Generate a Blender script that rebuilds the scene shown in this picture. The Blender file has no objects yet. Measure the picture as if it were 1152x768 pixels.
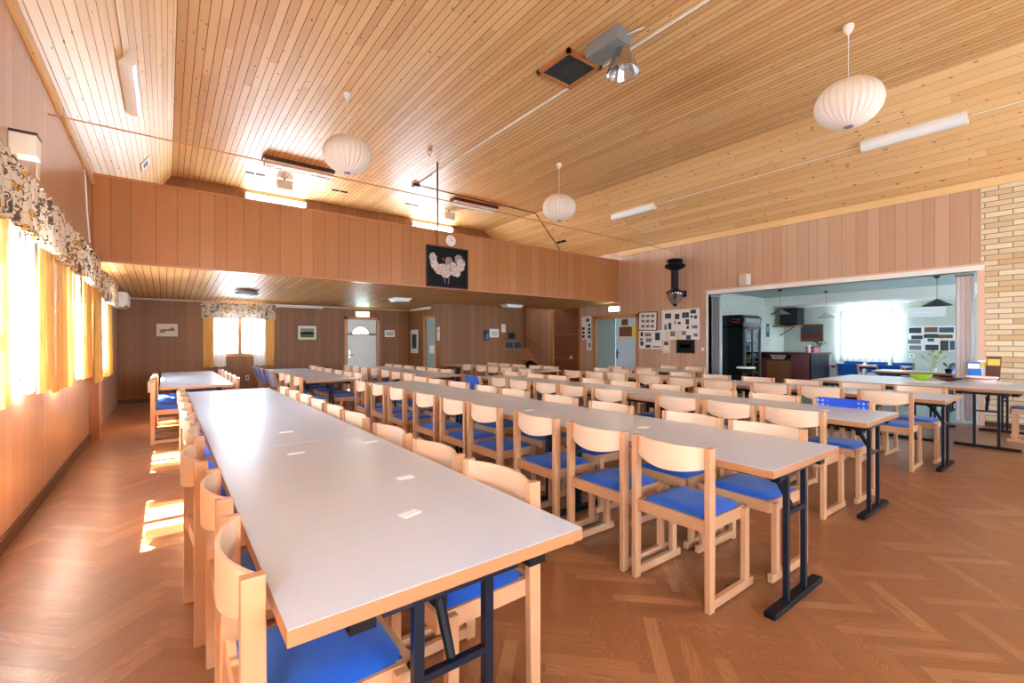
import bpy, bmesh, math, random
from mathutils import Vector, Matrix
R = random.Random(7)
PI = math.pi
SC = bpy.context.scene
COL = SC.collection
D = bpy.data

# ------------------------------------------------------------------ camera
CAM_H, YAW = 1.3, math.radians(37.2)
cam = D.cameras.new('camera'); cam_o = D.objects.new('camera', cam); COL.objects.link(cam_o)
cam.lens = 16.0; cam.sensor_width = 36.0; cam.sensor_fit = 'HORIZONTAL'; cam.shift_y = 0.0009
cam.clip_start = 0.02; cam.clip_end = 200
cam_o.location = (0, 0, CAM_H); cam_o.rotation_euler = (PI/2, 0, -YAW)
SC.camera = cam_o
# ------------------------------------------------------------------ colour management
SC.view_settings.view_transform = 'Standard'; SC.view_settings.look = 'None'
SC.view_settings.gamma = 1.0; SC.view_settings.use_curve_mapping = False
SC.view_settings.exposure = 2.15
try:
    SC.cycles.use_denoising = True; SC.cycles.denoiser = 'OPENIMAGEDENOISE'
    SC.cycles.max_bounces = 12; SC.cycles.diffuse_bounces = 7; SC.cycles.glossy_bounces = 4
    SC.cycles.transparent_max_bounces = 12; SC.cycles.transmission_bounces = 6
    SC.cycles.sample_clamp_indirect = 8.0; SC.cycles.caustics_reflective = False; SC.cycles.caustics_refractive = False
except Exception: pass
# ------------------------------------------------------------------ world (daylight outside)
W = D.worlds.new('daylight'); SC.world = W; W.use_nodes = True
nt = W.node_tree; nt.nodes.clear()
out = nt.nodes.new('ShaderNodeOutputWorld'); bg = nt.nodes.new('ShaderNodeBackground')
tc = nt.nodes.new('ShaderNodeTexCoord'); sp = nt.nodes.new('ShaderNodeSeparateXYZ'); rp = nt.nodes.new('ShaderNodeValToRGB')
mp = nt.nodes.new('ShaderNodeMapRange'); mp.inputs[1].default_value = -1; mp.inputs[2].default_value = 1
nt.links.new(tc.outputs['Generated'], sp.inputs[0]); nt.links.new(sp.outputs[2], mp.inputs[0]); nt.links.new(mp.outputs[0], rp.inputs[0])
e = rp.color_ramp.elements
e[0].position = 0.0; e[0].color = (0.70, 0.82, 0.98, 1)
e[1].position = 1.0; e[1].color = (0.52, 0.74, 1.15, 1)
x = rp.color_ramp.elements.new(0.47); x.color = (0.72, 0.84, 1.0, 1)
x = rp.color_ramp.elements.new(0.52); x.color = (0.80, 0.93, 1.15, 1)
nt.links.new(rp.outputs[0], bg.inputs[0]); nt.links.new(bg.outputs[0], out.inputs[0])
bg.inputs[1].default_value = 11.0
# ------------------------------------------------------------------ sun
sun = D.lights.new('sun', 'SUN'); sun.energy = 80.0; sun.angle = math.radians(0.6); sun.color = (1.0, 0.97, 0.92)
sun_o = D.objects.new('sun', sun); COL.objects.link(sun_o)
sun_o.rotation_euler = Vector((0.68, 0.05, -1.0)).to_track_quat('-Z', 'Y').to_euler()

# ------------------------------------------------------------------ geometry constants
XL, XR, YB, YF, YK = -0.82, 10.2, 8.45, 12.6, -3.5
ZC = 5.0
WIN_C = [-2.9, -0.8, 1.3, 4.15, 6.3, 8.75]      # left-wall window centres
WZ0, WZ1, WHW = 1.0, 2.1, 0.62
AX, AY0, AY1, AZ = 15.5, -0.6, 6.24, 2.62        # annex room
TZ = 0.73                                        # table top height

def portal(name, loc, rot, sx, sy):
    l = D.lights.new(name, 'AREA'); l.shape = 'RECTANGLE'; l.size = sx; l.size_y = sy
    o = D.objects.new(name, l); COL.objects.link(o); o.location = loc; o.rotation_euler = rot
    l.cycles.is_portal = True
for i, yc in enumerate(WIN_C):
    portal('window_daylight', (XL-0.17, yc, (WZ0+WZ1)/2), (0, -PI/2, 0), WZ1-WZ0, 2*WHW)
portal('window_daylight', (1.4, YF+0.17, 1.5), (-PI/2, 0, 0), 1.1, 1.05)
FILLW = [(0.6, 2.0), (6.6, 8.8)]  # unseen back wall windows, added and sized for fill daylight
LOFTW = [(1.4, 3.4), (5.3, 7.0)]; LZ0, LZ1 = 3.4, 4.35     # gallery rear windows
for a, b in LOFTW: portal('window_daylight', ((a+b)/2, YF+0.17, (LZ0+LZ1)/2), (-PI/2, 0, 0), b-a, LZ1-LZ0)
for a, b in FILLW: portal('window_daylight', ((a+b)/2, YK-0.17, 1.6), (PI/2, 0, 0), b-a, 1.5)
portal('window_daylight', (AX+0.17, 4.1, 1.5), (0, PI/2, 0), 1.35, 1.25)
portal('window_daylight', (13.2, AY0-0.17, 1.55), (PI/2, 0, 0), 1.0, 1.4)  # unseen side wall window, added only to light the annex

# ------------------------------------------------------------------ materials
def srgb(r, g, b):
    f = lambda v: (v/255/12.92 if v/255 <= 0.04045 else ((v/255+0.055)/1.055)**2.4)
    return (f(r), f(g), f(b), 1)
class N:
    def __init__(s, name):
        s.m = D.materials.new(name); s.m.use_nodes = True; s.t = s.m.node_tree
        s.b = s.t.nodes['Principled BSDF']; s.out = s.t.nodes['Material Output']
    def n(s, typ, **kw):
        x = s.t.nodes.new(typ)
        for k, v in kw.items(): setattr(x, k, v)
        return x
    def l(s, a, b): s.t.links.new(a, b)
    def math(s, op, a, b=None, clamp=False):
        x = s.n('ShaderNodeMath', operation=op); x.use_clamp = clamp
        for i, v in enumerate((a, b)):
            if v is None: continue
            if isinstance(v, (int, float)): x.inputs[i].default_value = v
            else: s.l(v, x.inputs[i])
        return x.outputs[0]
    def mix(s, fac, a, b, bt='MIX'):
        x = s.n('ShaderNodeMix', data_type='RGBA', blend_type=bt)
        for i, v in ((0, fac), (6, a), (7, b)):
            if isinstance(v, (int, float)): x.inputs[i].default_value = v
            elif isinstance(v, tuple): x.inputs[i].default_value = v
            else: s.l(v, x.inputs[i])
        return x.outputs[2]
    def ramp(s, fac, stops):
        x = s.n('ShaderNodeValToRGB'); el = x.color_ramp.elements
        el[0].position, el[0].color = stops[0]; el[1].position, el[1].color = stops[-1]
        for p, c in stops[1:-1]:
            q = el.new(p); q.color = c
        s.l(fac, x.inputs[0]); return x.outputs[0]
    def noise(s, vec, scale, detail=3, rough=0.55):
        x = s.n('ShaderNodeTexNoise'); x.inputs['Scale'].default_value = scale
        x.inputs['Detail'].default_value = detail; x.inputs['Roughness'].default_value = rough
        s.l(vec, x.inputs['Vector']); return x.outputs[0]
    def scale(s, vec, v):
        x = s.n('ShaderNodeVectorMath', operation='MULTIPLY'); s.l(vec, x.inputs[0]); x.inputs[1].default_value = v
        return x.outputs[0]
    def set(s, col=None, rough=0.5, metal=0, spec=0.5, coat=0, crough=0.2):
        if col is not None:
            if isinstance(col, tuple): s.b.inputs['Base Color'].default_value = col
            else: s.l(col, s.b.inputs['Base Color'])
        if isinstance(rough, (int, float)): s.b.inputs['Roughness'].default_value = rough
        else: s.l(rough, s.b.inputs['Roughness'])
        s.b.inputs['Metallic'].default_value = metal; s.b.inputs['Specular IOR Level'].default_value = spec
        s.b.inputs['Coat Weight'].default_value = coat; s.b.inputs['Coat Roughness'].default_value = crough
        return s.m
    def bump(s, h, strength=0.3, dist=0.01):
        x = s.n('ShaderNodeBump'); x.inputs['Strength'].default_value = strength; x.inputs['Distance'].default_value = dist
        s.l(h, x.inputs['Height']); s.l(x.outputs[0], s.b.inputs['Normal'])

def plain(name, c, rough=0.5, metal=0, spec=0.5, var=0.06, sc=6.0):
    k = N(name); tcn = k.n('ShaderNodeTexCoord')
    f = k.noise(tcn.outputs['Object'], sc, 3)
    lo = tuple(max(0, v*(1-var)) for v in c[:3])+(1,); hi = tuple(min(1, v*(1+var)) for v in c[:3])+(1,)
    return k.set(k.mix(f, lo, hi), rough, metal, spec)

def wall_panel_mat(name, c1, c2, scale=5.5, rough=0.32, coat=0.2):
    k = N(name); g = k.n('ShaderNodeNewGeometry'); s = k.n('ShaderNodeSeparateXYZ'); k.l(g.outputs['Position'], s.inputs[0])
    u = k.math('ADD', s.outputs[0], s.outputs[1])
    v1 = k.n('ShaderNodeTexVoronoi', voronoi_dimensions='1D', feature='DISTANCE_TO_EDGE'); v1.inputs['Scale'].default_value = scale
    v2 = k.n('ShaderNodeTexVoronoi', voronoi_dimensions='1D', feature='F1'); v2.inputs['Scale'].default_value = scale
    k.l(u, v1.inputs['W']); k.l(u, v2.inputs['W'])
    cs = k.n('ShaderNodeSeparateColor'); k.l(v2.outputs['Color'], cs.inputs[0])
    gr = k.noise(k.scale(g.outputs['Position'], (34, 34, 1.3)), 1.0, 4, 0.6)
    base = k.mix(k.math('ADD', k.math('MULTIPLY', cs.outputs[0], 0.45), k.math('MULTIPLY', gr, 0.55)), c1, c2)
    groove = k.math('LESS_THAN', v1.outputs['Distance'], 0.022)
    col = k.mix(k.math('MULTIPLY', groove, 0.55), base, tuple(v*0.22 for v in c1[:3])+(1,))
    return k.set(col, rough, 0, 0.5, coat, 0.2)

def board_mat(name, c1, c2, axis='X', pitch=0.1, knot=True, rough=0.5, gdark=0.75, kn0=0.35, ks=0.15):
    """tongue-and-groove boards running along Y; the across coordinate is the position along `axis` (object space)"""
    k = N(name); tcn = k.n('ShaderNodeTexCoord'); s = k.n('ShaderNodeSeparateXYZ'); k.l(tcn.outputs['Object'], s.inputs[0])
    u = k.math('DIVIDE', s.outputs[0], pitch); iu = k.math('FLOOR', u); fu = k.math('FRACT', u)
    wn = k.n('ShaderNodeTexWhiteNoise', noise_dimensions='1D'); k.l(iu, wn.inputs['W'])
    seg = k.math('FLOOR', k.math('ADD', k.math('DIVIDE', s.outputs[1], 3.1), k.math('MULTIPLY', wn.outputs[0], 7.0)))
    wn2 = k.n('ShaderNodeTexWhiteNoise', noise_dimensions='2D'); cv = k.n('ShaderNodeCombineXYZ'); k.l(iu, cv.inputs[0]); k.l(seg, cv.inputs[1]); k.l(cv.outputs[0], wn2.inputs['Vector'])
    gv = k.n('ShaderNodeCombineXYZ'); k.l(k.math('MULTIPLY', s.outputs[0], 40), gv.inputs[0]); k.l(k.math('MULTIPLY', s.outputs[1], 1.6), gv.inputs[1]); k.l(k.math('MULTIPLY', wn.outputs[0], 30), gv.inputs[2])
    gr = k.noise(gv.outputs[0], 1.0, 4, 0.6)
    f = k.math('ADD', k.math('MULTIPLY', wn2.outputs[0], 0.55), k.math('MULTIPLY', gr, 0.45))
    col = k.mix(f, c1, c2)
    if knot:
        kv = k.n('ShaderNodeCombineXYZ'); k.l(k.math('MULTIPLY', s.outputs[0], 8.5), kv.inputs[0]); k.l(k.math('MULTIPLY', s.outputs[1], 3.6), kv.inputs[1])
        vo = k.n('ShaderNodeTexVoronoi', voronoi_dimensions='2D', feature='F1'); vo.inputs['Scale'].default_value = 1.0; k.l(kv.outputs[0], vo.inputs['Vector'])
        cs = k.n('ShaderNodeSeparateColor'); k.l(vo.outputs['Color'], cs.inputs[0])
        rad = k.math('MULTIPLY', k.math('SUBTRACT', cs.outputs[1], kn0, True), ks)
        kn = k.math('LESS_THAN', vo.outputs['Distance'], rad)
        col = k.mix(k.math('MULTIPLY', kn, 0.72), col, srgb(96, 52, 26))
    e1 = k.math('LESS_THAN', fu, 0.09)
    col = k.mix(k.math('MULTIPLY', e1, gdark), col, srgb(60, 34, 18))
    m = k.set(col, rough, 0, 0.4, 0.12, 0.4)
    ng = k.math('SUBTRACT', 1.0, e1)
    k.l(k.math('MULTIPLY', ng, 0.4), k.b.inputs['Specular IOR Level']); k.l(k.math('MULTIPLY', ng, 0.12), k.b.inputs['Coat Weight'])
    return m

def wood_mat(name, c1, c2, stretch=(3, 40, 40), rough=0.4, coat=0.1):
    k = N(name); tcn = k.n('ShaderNodeTexCoord'); oi = k.n('ShaderNodeObjectInfo')
    av = k.n('ShaderNodeVectorMath', operation='ADD'); k.l(k.scale(tcn.outputs['Object'], stretch), av.inputs[0])
    cb = k.n('ShaderNodeCombineXYZ'); k.l(k.math('MULTIPLY', oi.outputs['Random'], 50), cb.inputs[0]); k.l(cb.outputs[0], av.inputs[1])
    f = k.noise(av.outputs[0], 1.0, 4, 0.6)
    f = k.math('ADD', k.math('MULTIPLY', f, 0.7), k.math('MULTIPLY', oi.outputs['Random'], 0.3))
    return k.set(k.mix(f, c1, c2), rough, 0, 0.5, coat, 0.25)

def fabric_mat(name, c1, c2, sc=420, rough=0.85):
    k = N(name); tcn = k.n('ShaderNodeTexCoord')
    w = k.n('ShaderNodeTexChecker'); w.inputs['Scale'].default_value = sc; k.l(tcn.outputs['Object'], w.inputs['Vector'])
    w.inputs[1].default_value = c1; w.inputs[2].default_value = c2
    n = k.noise(tcn.outputs['Object'], 9, 2)
    m = k.set(k.mix(k.math('MULTIPLY', n, 0.3), w.outputs[0], c1), rough, 0, 0.2)
    k.b.inputs['Sheen Weight'].default_value = 0.15
    return m

def cloth_mat(name, c, thru=0.25, trans=0.55, pattern=None):
    """thin curtain cloth: diffuse + translucent + an open weave that lets some light straight through"""
    k = N(name); k.t.nodes.remove(k.b); tcn = k.n('ShaderNodeTexCoord')
    n = k.noise(tcn.outputs['Object'], 30, 3)
    col = k.mix(n, tuple(v*0.92 for v in c[:3])+(1,), c)
    if pattern:
        a = k.n('ShaderNodeTexVoronoi', feature='F1'); a.inputs['Scale'].default_value = 8
        wv = k.noise(tcn.outputs['Object'], 7, 3); av = k.n('ShaderNodeVectorMath', operation='ADD')
        cb = k.n('ShaderNodeCombineXYZ'); k.l(wv, cb.inputs[0]); k.l(wv, cb.inputs[2]); k.l(tcn.outputs['Object'], av.inputs[0]); k.l(cb.outputs[0], av.inputs[1]); k.l(av.outputs[0], a.inputs['Vector'])
        cs = k.n('ShaderNodeSeparateColor'); k.l(a.outputs['Color'], cs.inputs[0])
        leaf = k.math('MULTIPLY', k.math('GREATER_THAN', cs.outputs[0], 0.32), k.math('LESS_THAN', a.outputs['Distance'], 0.46))
        fl = k.math('MULTIPLY', k.math('GREATER_THAN', cs.outputs[1], 0.72), k.math('LESS_THAN', a.outputs['Distance'], 0.36))
        wl = k.math('LESS_THAN', k.math('ABSOLUTE', k.math('SUBTRACT', k.noise(tcn.outputs['Object'], 11, 2), 0.5)), 0.012)
        col = k.mix(k.math('MULTIPLY', leaf, 0.85), col, pattern[0])
        col = k.mix(k.math('MULTIPLY', fl, 0.9), col, pattern[1])
        col = k.mix(k.math('MULTIPLY', wl, 0.8), col, pattern[2])
    d = k.n('ShaderNodeBsdfDiffuse'); t = k.n('ShaderNodeBsdfTranslucent'); tr = k.n('ShaderNodeBsdfTransparent')
    k.l(col, d.inputs[0]); k.l(col, t.inputs[0])
    m1 = k.n('ShaderNodeMixShader'); m1.inputs[0].default_value = trans; k.l(d.outputs[0], m1.inputs[1]); k.l(t.outputs[0], m1.inputs[2])
    m2 = k.n('ShaderNodeMixShader'); m2.inputs[0].default_value = thru; k.l(m1.outputs[0], m2.inputs[1]); k.l(tr.outputs[0], m2.inputs[2])
    k.l(m2.outputs[0], k.out.inputs[0])
    return k.m

def glass_mat(name, tint=(0.97, 0.99, 0.98, 1), refl=0.06):
    k = N(name); k.t.nodes.remove(k.b)
    tr = k.n('ShaderNodeBsdfTransparent'); tr.inputs[0].default_value = tint
    gl = k.n('ShaderNodeBsdfGlossy'); gl.inputs['Roughness'].default_value = 0.02
    mx = k.n('ShaderNodeMixShader'); mx.inputs[0].default_value = refl
    k.l(tr.outputs[0], mx.inputs[1]); k.l(gl.outputs[0], mx.inputs[2]); k.l(mx.outputs[0], k.out.inputs[0])
    return k.m

def emit_mat(name, c, s):
    k = N(name); k.b.inputs['Base Color'].default_value = c
    k.b.inputs['Emission Color'].default_value = c; k.b.inputs['Emission Strength'].default_value = s
    return k.m

def brick_mat(name):
    k = N(name); g = k.n('ShaderNodeNewGeometry'); s = k.n('ShaderNodeSeparateXYZ'); k.l(g.outputs['Position'], s.inputs[0])
    cv = k.n('ShaderNodeCombineXYZ'); k.l(s.outputs[1], cv.inputs[0]); k.l(s.outputs[2], cv.inputs[1])
    b = k.n('ShaderNodeTexBrick'); k.l(cv.outputs[0], b.inputs['Vector'])
    b.offset = 0.5; b.inputs['Scale'].default_value = 1.0; b.inputs['Brick Width'].default_value = 0.30; b.inputs['Row Height'].default_value = 0.083
    b.inputs['Mortar Size'].default_value = 0.007; b.inputs['Mortar Smooth'].default_value = 0.1; b.inputs['Bias'].default_value = -0.1
    b.inputs['Color1'].default_value = srgb(238, 224, 190); b.inputs['Color2'].default_value = srgb(208, 168, 116); b.inputs['Mortar'].default_value = srgb(146, 134, 122)
    n = k.noise(g.outputs['Position'], 26, 4)
    col = k.mix(k.math('MULTIPLY', n, 0.3), b.outputs['Color'], srgb(186, 150, 100))
    m = k.set(col, 0.85, 0, 0.25)
    k.bump(b.outputs['Fac'], 0.5, -0.008)
    return m

M = {}
M['wall'] = wall_panel_mat('wood_wall_panel', srgb(184, 142, 112), srgb(212, 176, 148))
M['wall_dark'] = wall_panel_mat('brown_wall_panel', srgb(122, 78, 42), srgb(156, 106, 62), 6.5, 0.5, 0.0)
M['parapet'] = wall_panel_mat('parapet_panel', srgb(164, 106, 60), srgb(192, 134, 84), 4.2)
M['ceil'] = board_mat('pine_ceiling', srgb(200, 144, 86), srgb(230, 192, 134), pitch=0.098)
M['ceil_slope'] = board_mat('pine_ceiling_slope', srgb(214, 164, 100), srgb(242, 208, 146), pitch=0.098, gdark=0.55)
M['ceil_right'] = board_mat('pine_ceiling_wide', srgb(212, 160, 100), srgb(240, 202, 146), pitch=0.14, gdark=0.22, kn0=0.3, ks=0.17)
M['ceil_low'] = board_mat('soffit_boards', srgb(190, 134, 76), srgb(226, 178, 114), pitch=0.098, knot=False)
M['brick'] = brick_mat('yellow_brick')
M['annex_wall'] = plain('annex_plaster', srgb(196, 200, 188), 0.7, var=0.03)
M['annex_ceil'] = plain('annex_ceiling', srgb(176, 186, 180), 0.6, var=0.03)
M['annex_floor'] = plain('annex_vinyl', srgb(168, 188, 184), 0.25, var=0.06)
M['white'] = plain('white_paint', srgb(238, 236, 230), 0.4, var=0.02)
M['offwhite'] = plain('cream_plastic', srgb(226, 220, 206), 0.35, var=0.02)
M['pinkwood'] = plain('pale_trim', srgb(224, 186, 160), 0.4, var=0.05)
M['trimwood'] = wood_mat('trim_wood', srgb(170, 104, 58), srgb(204, 142, 90), (2, 2, 30))
M['darkbase'] = plain('dark_baseboard', srgb(84, 46, 32), 0.4)
M['doorframe'] = wood_mat('door_frame_wood', srgb(178, 112, 58), srgb(212, 150, 92), (30, 30, 2))
M['chair'] = wood_mat('beech', srgb(182, 130, 86), srgb(210, 162, 118), (6, 6, 6), 0.35, 0.2)
M['chairback'] = wood_mat('beech_ply', srgb(220, 184, 146), srgb(240, 214, 184), (4, 5, 40), 0.32, 0.2)
M['blue'] = fabric_mat('blue_fabric', srgb(22, 80, 176), srgb(38, 106, 206))
M['navy'] = fabric_mat('navy_fabric', srgb(34, 60, 120), srgb(52, 84, 150))
M['greyblue'] = fabric_mat('greyblue_fabric', srgb(120, 130, 170), srgb(140, 150, 186))
M['laminate'] = wood_mat('table_laminate', srgb(194, 206, 219), srgb(206, 217, 228), (2, 60, 10), 0.32, 0.15)
M['edge'] = wood_mat('table_edge_band', srgb(156, 104, 64), srgb(182, 130, 86), (2, 2, 60), 0.4, 0.1)
M['metal'] = plain('dark_blue_steel', srgb(24, 32, 46), 0.35, 0.4)
M['black'] = plain('black', srgb(10, 10, 12), 0.6, 0, 0.25)
M['gloss_black'] = plain('gloss_black', srgb(10, 10, 14), 0.15)
M['chrome'] = plain('chrome', srgb(200, 202, 205), 0.18, 1.0)
M['grey'] = plain('grey', srgb(128, 132, 134), 0.5)
M['darkgrey'] = plain('dark_grey', srgb(64, 66, 68), 0.5)
M['card'] = plain('white_card', srgb(250, 252, 255), 0.6, var=0.01)
M['paper'] = plain('paper', srgb(236, 236, 230), 0.7, var=0.02)
M['cream_paper'] = plain('cream_paper', srgb(230, 214, 186), 0.7)
M['yellow_paper'] = plain('yellow_paper', srgb(240, 214, 96), 0.7)
M['photo_dark'] = plain('dark_photo', srgb(46, 52, 58), 0.4, var=0.8, sc=40)
M['photo_mid'] = plain('grey_photo', srgb(120, 124, 124), 0.4, var=0.5, sc=50)
M['photo_teal'] = plain('teal_photo', srgb(52, 84, 96), 0.4, var=0.7, sc=40)
M['photo_brown'] = plain('brown_photo', srgb(112, 72, 44), 0.4, var=0.6, sc=50)
M['framewood'] = plain('dark_frame', srgb(60, 34, 22), 0.35)
M['gold'] = plain('gilt_frame', srgb(120, 84, 44), 0.35)
M['curtain'] = cloth_mat('yellow_curtain', srgb(234, 188, 112), 0.015, 0.05)
M['sheer'] = cloth_mat('white_curtain', srgb(252, 250, 244), 0.08, 0.12)
M['veil'] = cloth_mat('side_room_sheer', srgb(250, 252, 250), 0.008, 0.025)
M['valance'] = cloth_mat('floral_valance', srgb(222, 206, 182), 0.005, 0.05, (srgb(74, 56, 40), srgb(206, 150, 60), srgb(30, 26, 24)))
M['glass'] = glass_mat('window_glass')
M['lampglass'] = glass_mat('lamp_glass', (0.86, 0.9, 0.92, 1), 0.16)
M['fridgeglass'] = glass_mat('fridge_glass', (0.6, 0.72, 0.7, 1), 0.12)
M['tealdoor'] = plain('teal_door', srgb(150, 184, 184), 0.35)
M['bluedoor'] = plain('pale_blue_door', srgb(190, 220, 236), 0.35)
M['whitedoor'] = plain('white_door', srgb(226, 232, 226), 0.35)
M['shade'] = plain('pleated_shade', srgb(238, 228, 214), 0.6, var=0.03)
M['diffuser'] = plain('acrylic_diffuser', srgb(240, 242, 240), 0.3, var=0.03)
M['tube_lit'] = emit_mat('lit_tube', (0.86, 0.95, 1.0, 1), 6.0)
M['exit'] = emit_mat('exit_sign', (0.55, 1.0, 0.8, 1), 5.0)
M['exit_pic'] = emit_mat('exit_pictogram', (1, 1, 1, 1), 6.0)
M['navy_metal'] = plain('navy_enamel', srgb(20, 22, 44), 0.25)
M['fold'] = plain('folding_door_vinyl', srgb(240, 236, 234), 0.4, var=0.03)
M['foldgrey'] = plain('folding_door_grey', srgb(150, 158, 160), 0.4, var=0.03)
M['counter_red'] = plain('ribbed_red_front', srgb(112, 52, 56), 0.4)
M['counter_grey'] = plain('ribbed_grey_front', srgb(62, 60, 72), 0.4)
M['counter_wood'] = wood_mat('counter_wood', srgb(128, 82, 48), srgb(160, 108, 64), (3, 3, 30))
M['lime'] = plain('lime_plastic', srgb(150, 206, 40), 0.3)
M['maroon'] = plain('maroon_ceramic', srgb(96, 30, 30), 0.25)
M['pinkred'] = plain('pink_paper', srgb(226, 120, 120), 0.6)
M['green'] = plain('leaf', srgb(70, 110, 50), 0.6)
M['leafyellow'] = plain('yellow_leaf', srgb(176, 190, 80), 0.6)
M['bro_blue'] = plain('blue_cover', srgb(44, 110, 180), 0.35)
M['bro_brown'] = plain('brown_cover', srgb(96, 66, 54), 0.4)
M['red'] = plain('red_mark', srgb(150, 44, 34), 0.5)
M['bottle'] = plain('bottled_drinks', srgb(120, 160, 150), 0.3, var=0.7, sc=30)
M['pale_tile'] = plain('pale_outlet', srgb(240, 238, 234), 0.4)

# ------------------------------------------------------------------ mesh helpers
class MB:
    def __init__(s): s.bm = bmesh.new(); s.mi = 0
    def _mark(s, faces):
        for f in faces: f.material_index = s.mi
    def box(s, x0, x1, y0, y1, z0, z1, mat=None):
        vs = [s.bm.verts.new((x, y, z)) for z in (z0, z1) for y in (y0, y1) for x in (x0, x1)]
        if mat is not None:
            for v in vs: v.co = mat @ v.co
        idx = [(0, 2, 3, 1), (4, 5, 7, 6), (0, 1, 5, 4), (2, 6, 7, 3), (0, 4, 6, 2), (1, 3, 7, 5)]
        fs = [s.bm.faces.new([vs[i] for i in f]) for f in idx]; s._mark(fs); return fs
    def prism(s, pts, f0, f1):
        """pts: 2D outline; f0/f1 map a 2D point to 3D for the two caps"""
        a = [s.bm.verts.new(f0(*p)) for p in pts]; b = [s.bm.verts.new(f1(*p)) for p in pts]
        n = len(pts); fs = [s.bm.faces.new(a), s.bm.faces.new(b[::-1])]
        fs += [s.bm.faces.new((a[i], b[i], b[(i+1) % n], a[(i+1) % n])) for i in range(n)]
        s._mark(fs); return fs
    def quad(s, *p):
        f = s.bm.faces.new([s.bm.verts.new(q) for q in p]); s._mark([f])
    def tube(s, pts, r, seg=8, closed=True):
        pts = [Vector(p) for p in pts]; rings = []
        for i, p in enumerate(pts):
            d = (pts[min(i+1, len(pts)-1)]-pts[max(i-1, 0)]).normalized()
            up = Vector((0, 0, 1)) if abs(d.z) < 0.95 else Vector((1, 0, 0))
            a = d.cross(up).normalized(); b = d.cross(a)
            rr = r[i] if isinstance(r, (list, tuple)) else r
            rings.append([s.bm.verts.new(p+(a*math.cos(t)+b*math.sin(t))*rr) for t in [2*PI*j/seg for j in range(seg)]])
        fs = []
        for q, w in zip(rings, rings[1:]):
            fs += [s.bm.faces.new((q[j], q[(j+1) % seg], w[(j+1) % seg], w[j])) for j in range(seg)]
        if closed: fs += [s.bm.faces.new(rings[0][::-1]), s.bm.faces.new(rings[-1])]
        s._mark(fs)
    def lathe(s, prof, c=(0, 0, 0), seg=24, mod=None, caps=True):
        rings = []
        for r, z in prof:
            ring = []
            for j in range(seg):
                t = 2*PI*j/seg; q = r*(mod(t, z) if mod else 1)
                ring.append(s.bm.verts.new((c[0]+q*math.cos(t), c[1]+q*math.sin(t), c[2]+z)))
            rings.append(ring)
        fs = []
        for q, w in zip(rings, rings[1:]):
            fs += [s.bm.faces.new((q[j], q[(j+1) % seg], w[(j+1) % seg], w[j])) for j in range(seg)]
        if caps: fs += [s.bm.faces.new(rings[0][::-1]), s.bm.faces.new(rings[-1])]
        s._mark(fs)
    def mesh(s, name, mats, smooth=False, bevel=0):
        bmesh.ops.recalc_face_normals(s.bm, faces=s.bm.faces[:])
        if bevel:
            bmesh.ops.bevel(s.bm, geom=[e for e in s.bm.edges if len(e.link_faces) == 2 and e.calc_face_angle(0) > 0.6], offset=bevel, segments=2, profile=0.5, affect='EDGES')
        me = D.meshes.new(name); s.bm.to_mesh(me); s.bm.free()
        for m in (mats if isinstance(mats, (list, tuple)) else [mats]): me.materials.append(m)
        if smooth:
            me.polygons.foreach_set('use_smooth', [True]*len(me.polygons))
            if smooth != 'all':
                try: me.set_sharp_from_angle(angle=math.radians(40))
                except Exception: pass
        return me
    def build(s, name, mats, parent=None, smooth=False, bevel=0):
        o = D.objects.new(name, s.mesh(name, mats, smooth, bevel)); COL.objects.link(o)
        if parent: o.parent = parent
        return o

def tag(o, label=None, cat=None, group=None, kind=None):
    if label: o['label'] = label
    if cat: o['category'] = cat
    if group: o['group'] = group
    if kind: o['kind'] = kind
    return o
def thing(name, label, cat, loc=(0, 0, 0), rz=0, group=None):
    o = D.objects.new(name, None); COL.objects.link(o); o.location = loc; o.rotation_euler = (0, 0, rz); o.empty_display_size = 0.1
    return tag(o, label, cat, group)
def kids(o): return list(CH.get(o, []))
CH = {}
def copy_tree(o, parent=None):
    c = o.copy(); COL.objects.link(c)
    if parent: c.parent = parent
    for ch in o.children: copy_tree(ch, c)
    return c
def struct(o, label=None): return tag(o, label, None, None, 'structure')
def boxo(name, b, m, parent=None, bevel=0):
    k = MB(); k.box(*b); return k.build(name, m, parent, bevel=bevel)
ORD = ['first', 'second', 'third', 'fourth', 'fifth', 'sixth', 'seventh', 'eighth', 'ninth', 'tenth', 'eleventh', 'twelfth']

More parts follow.
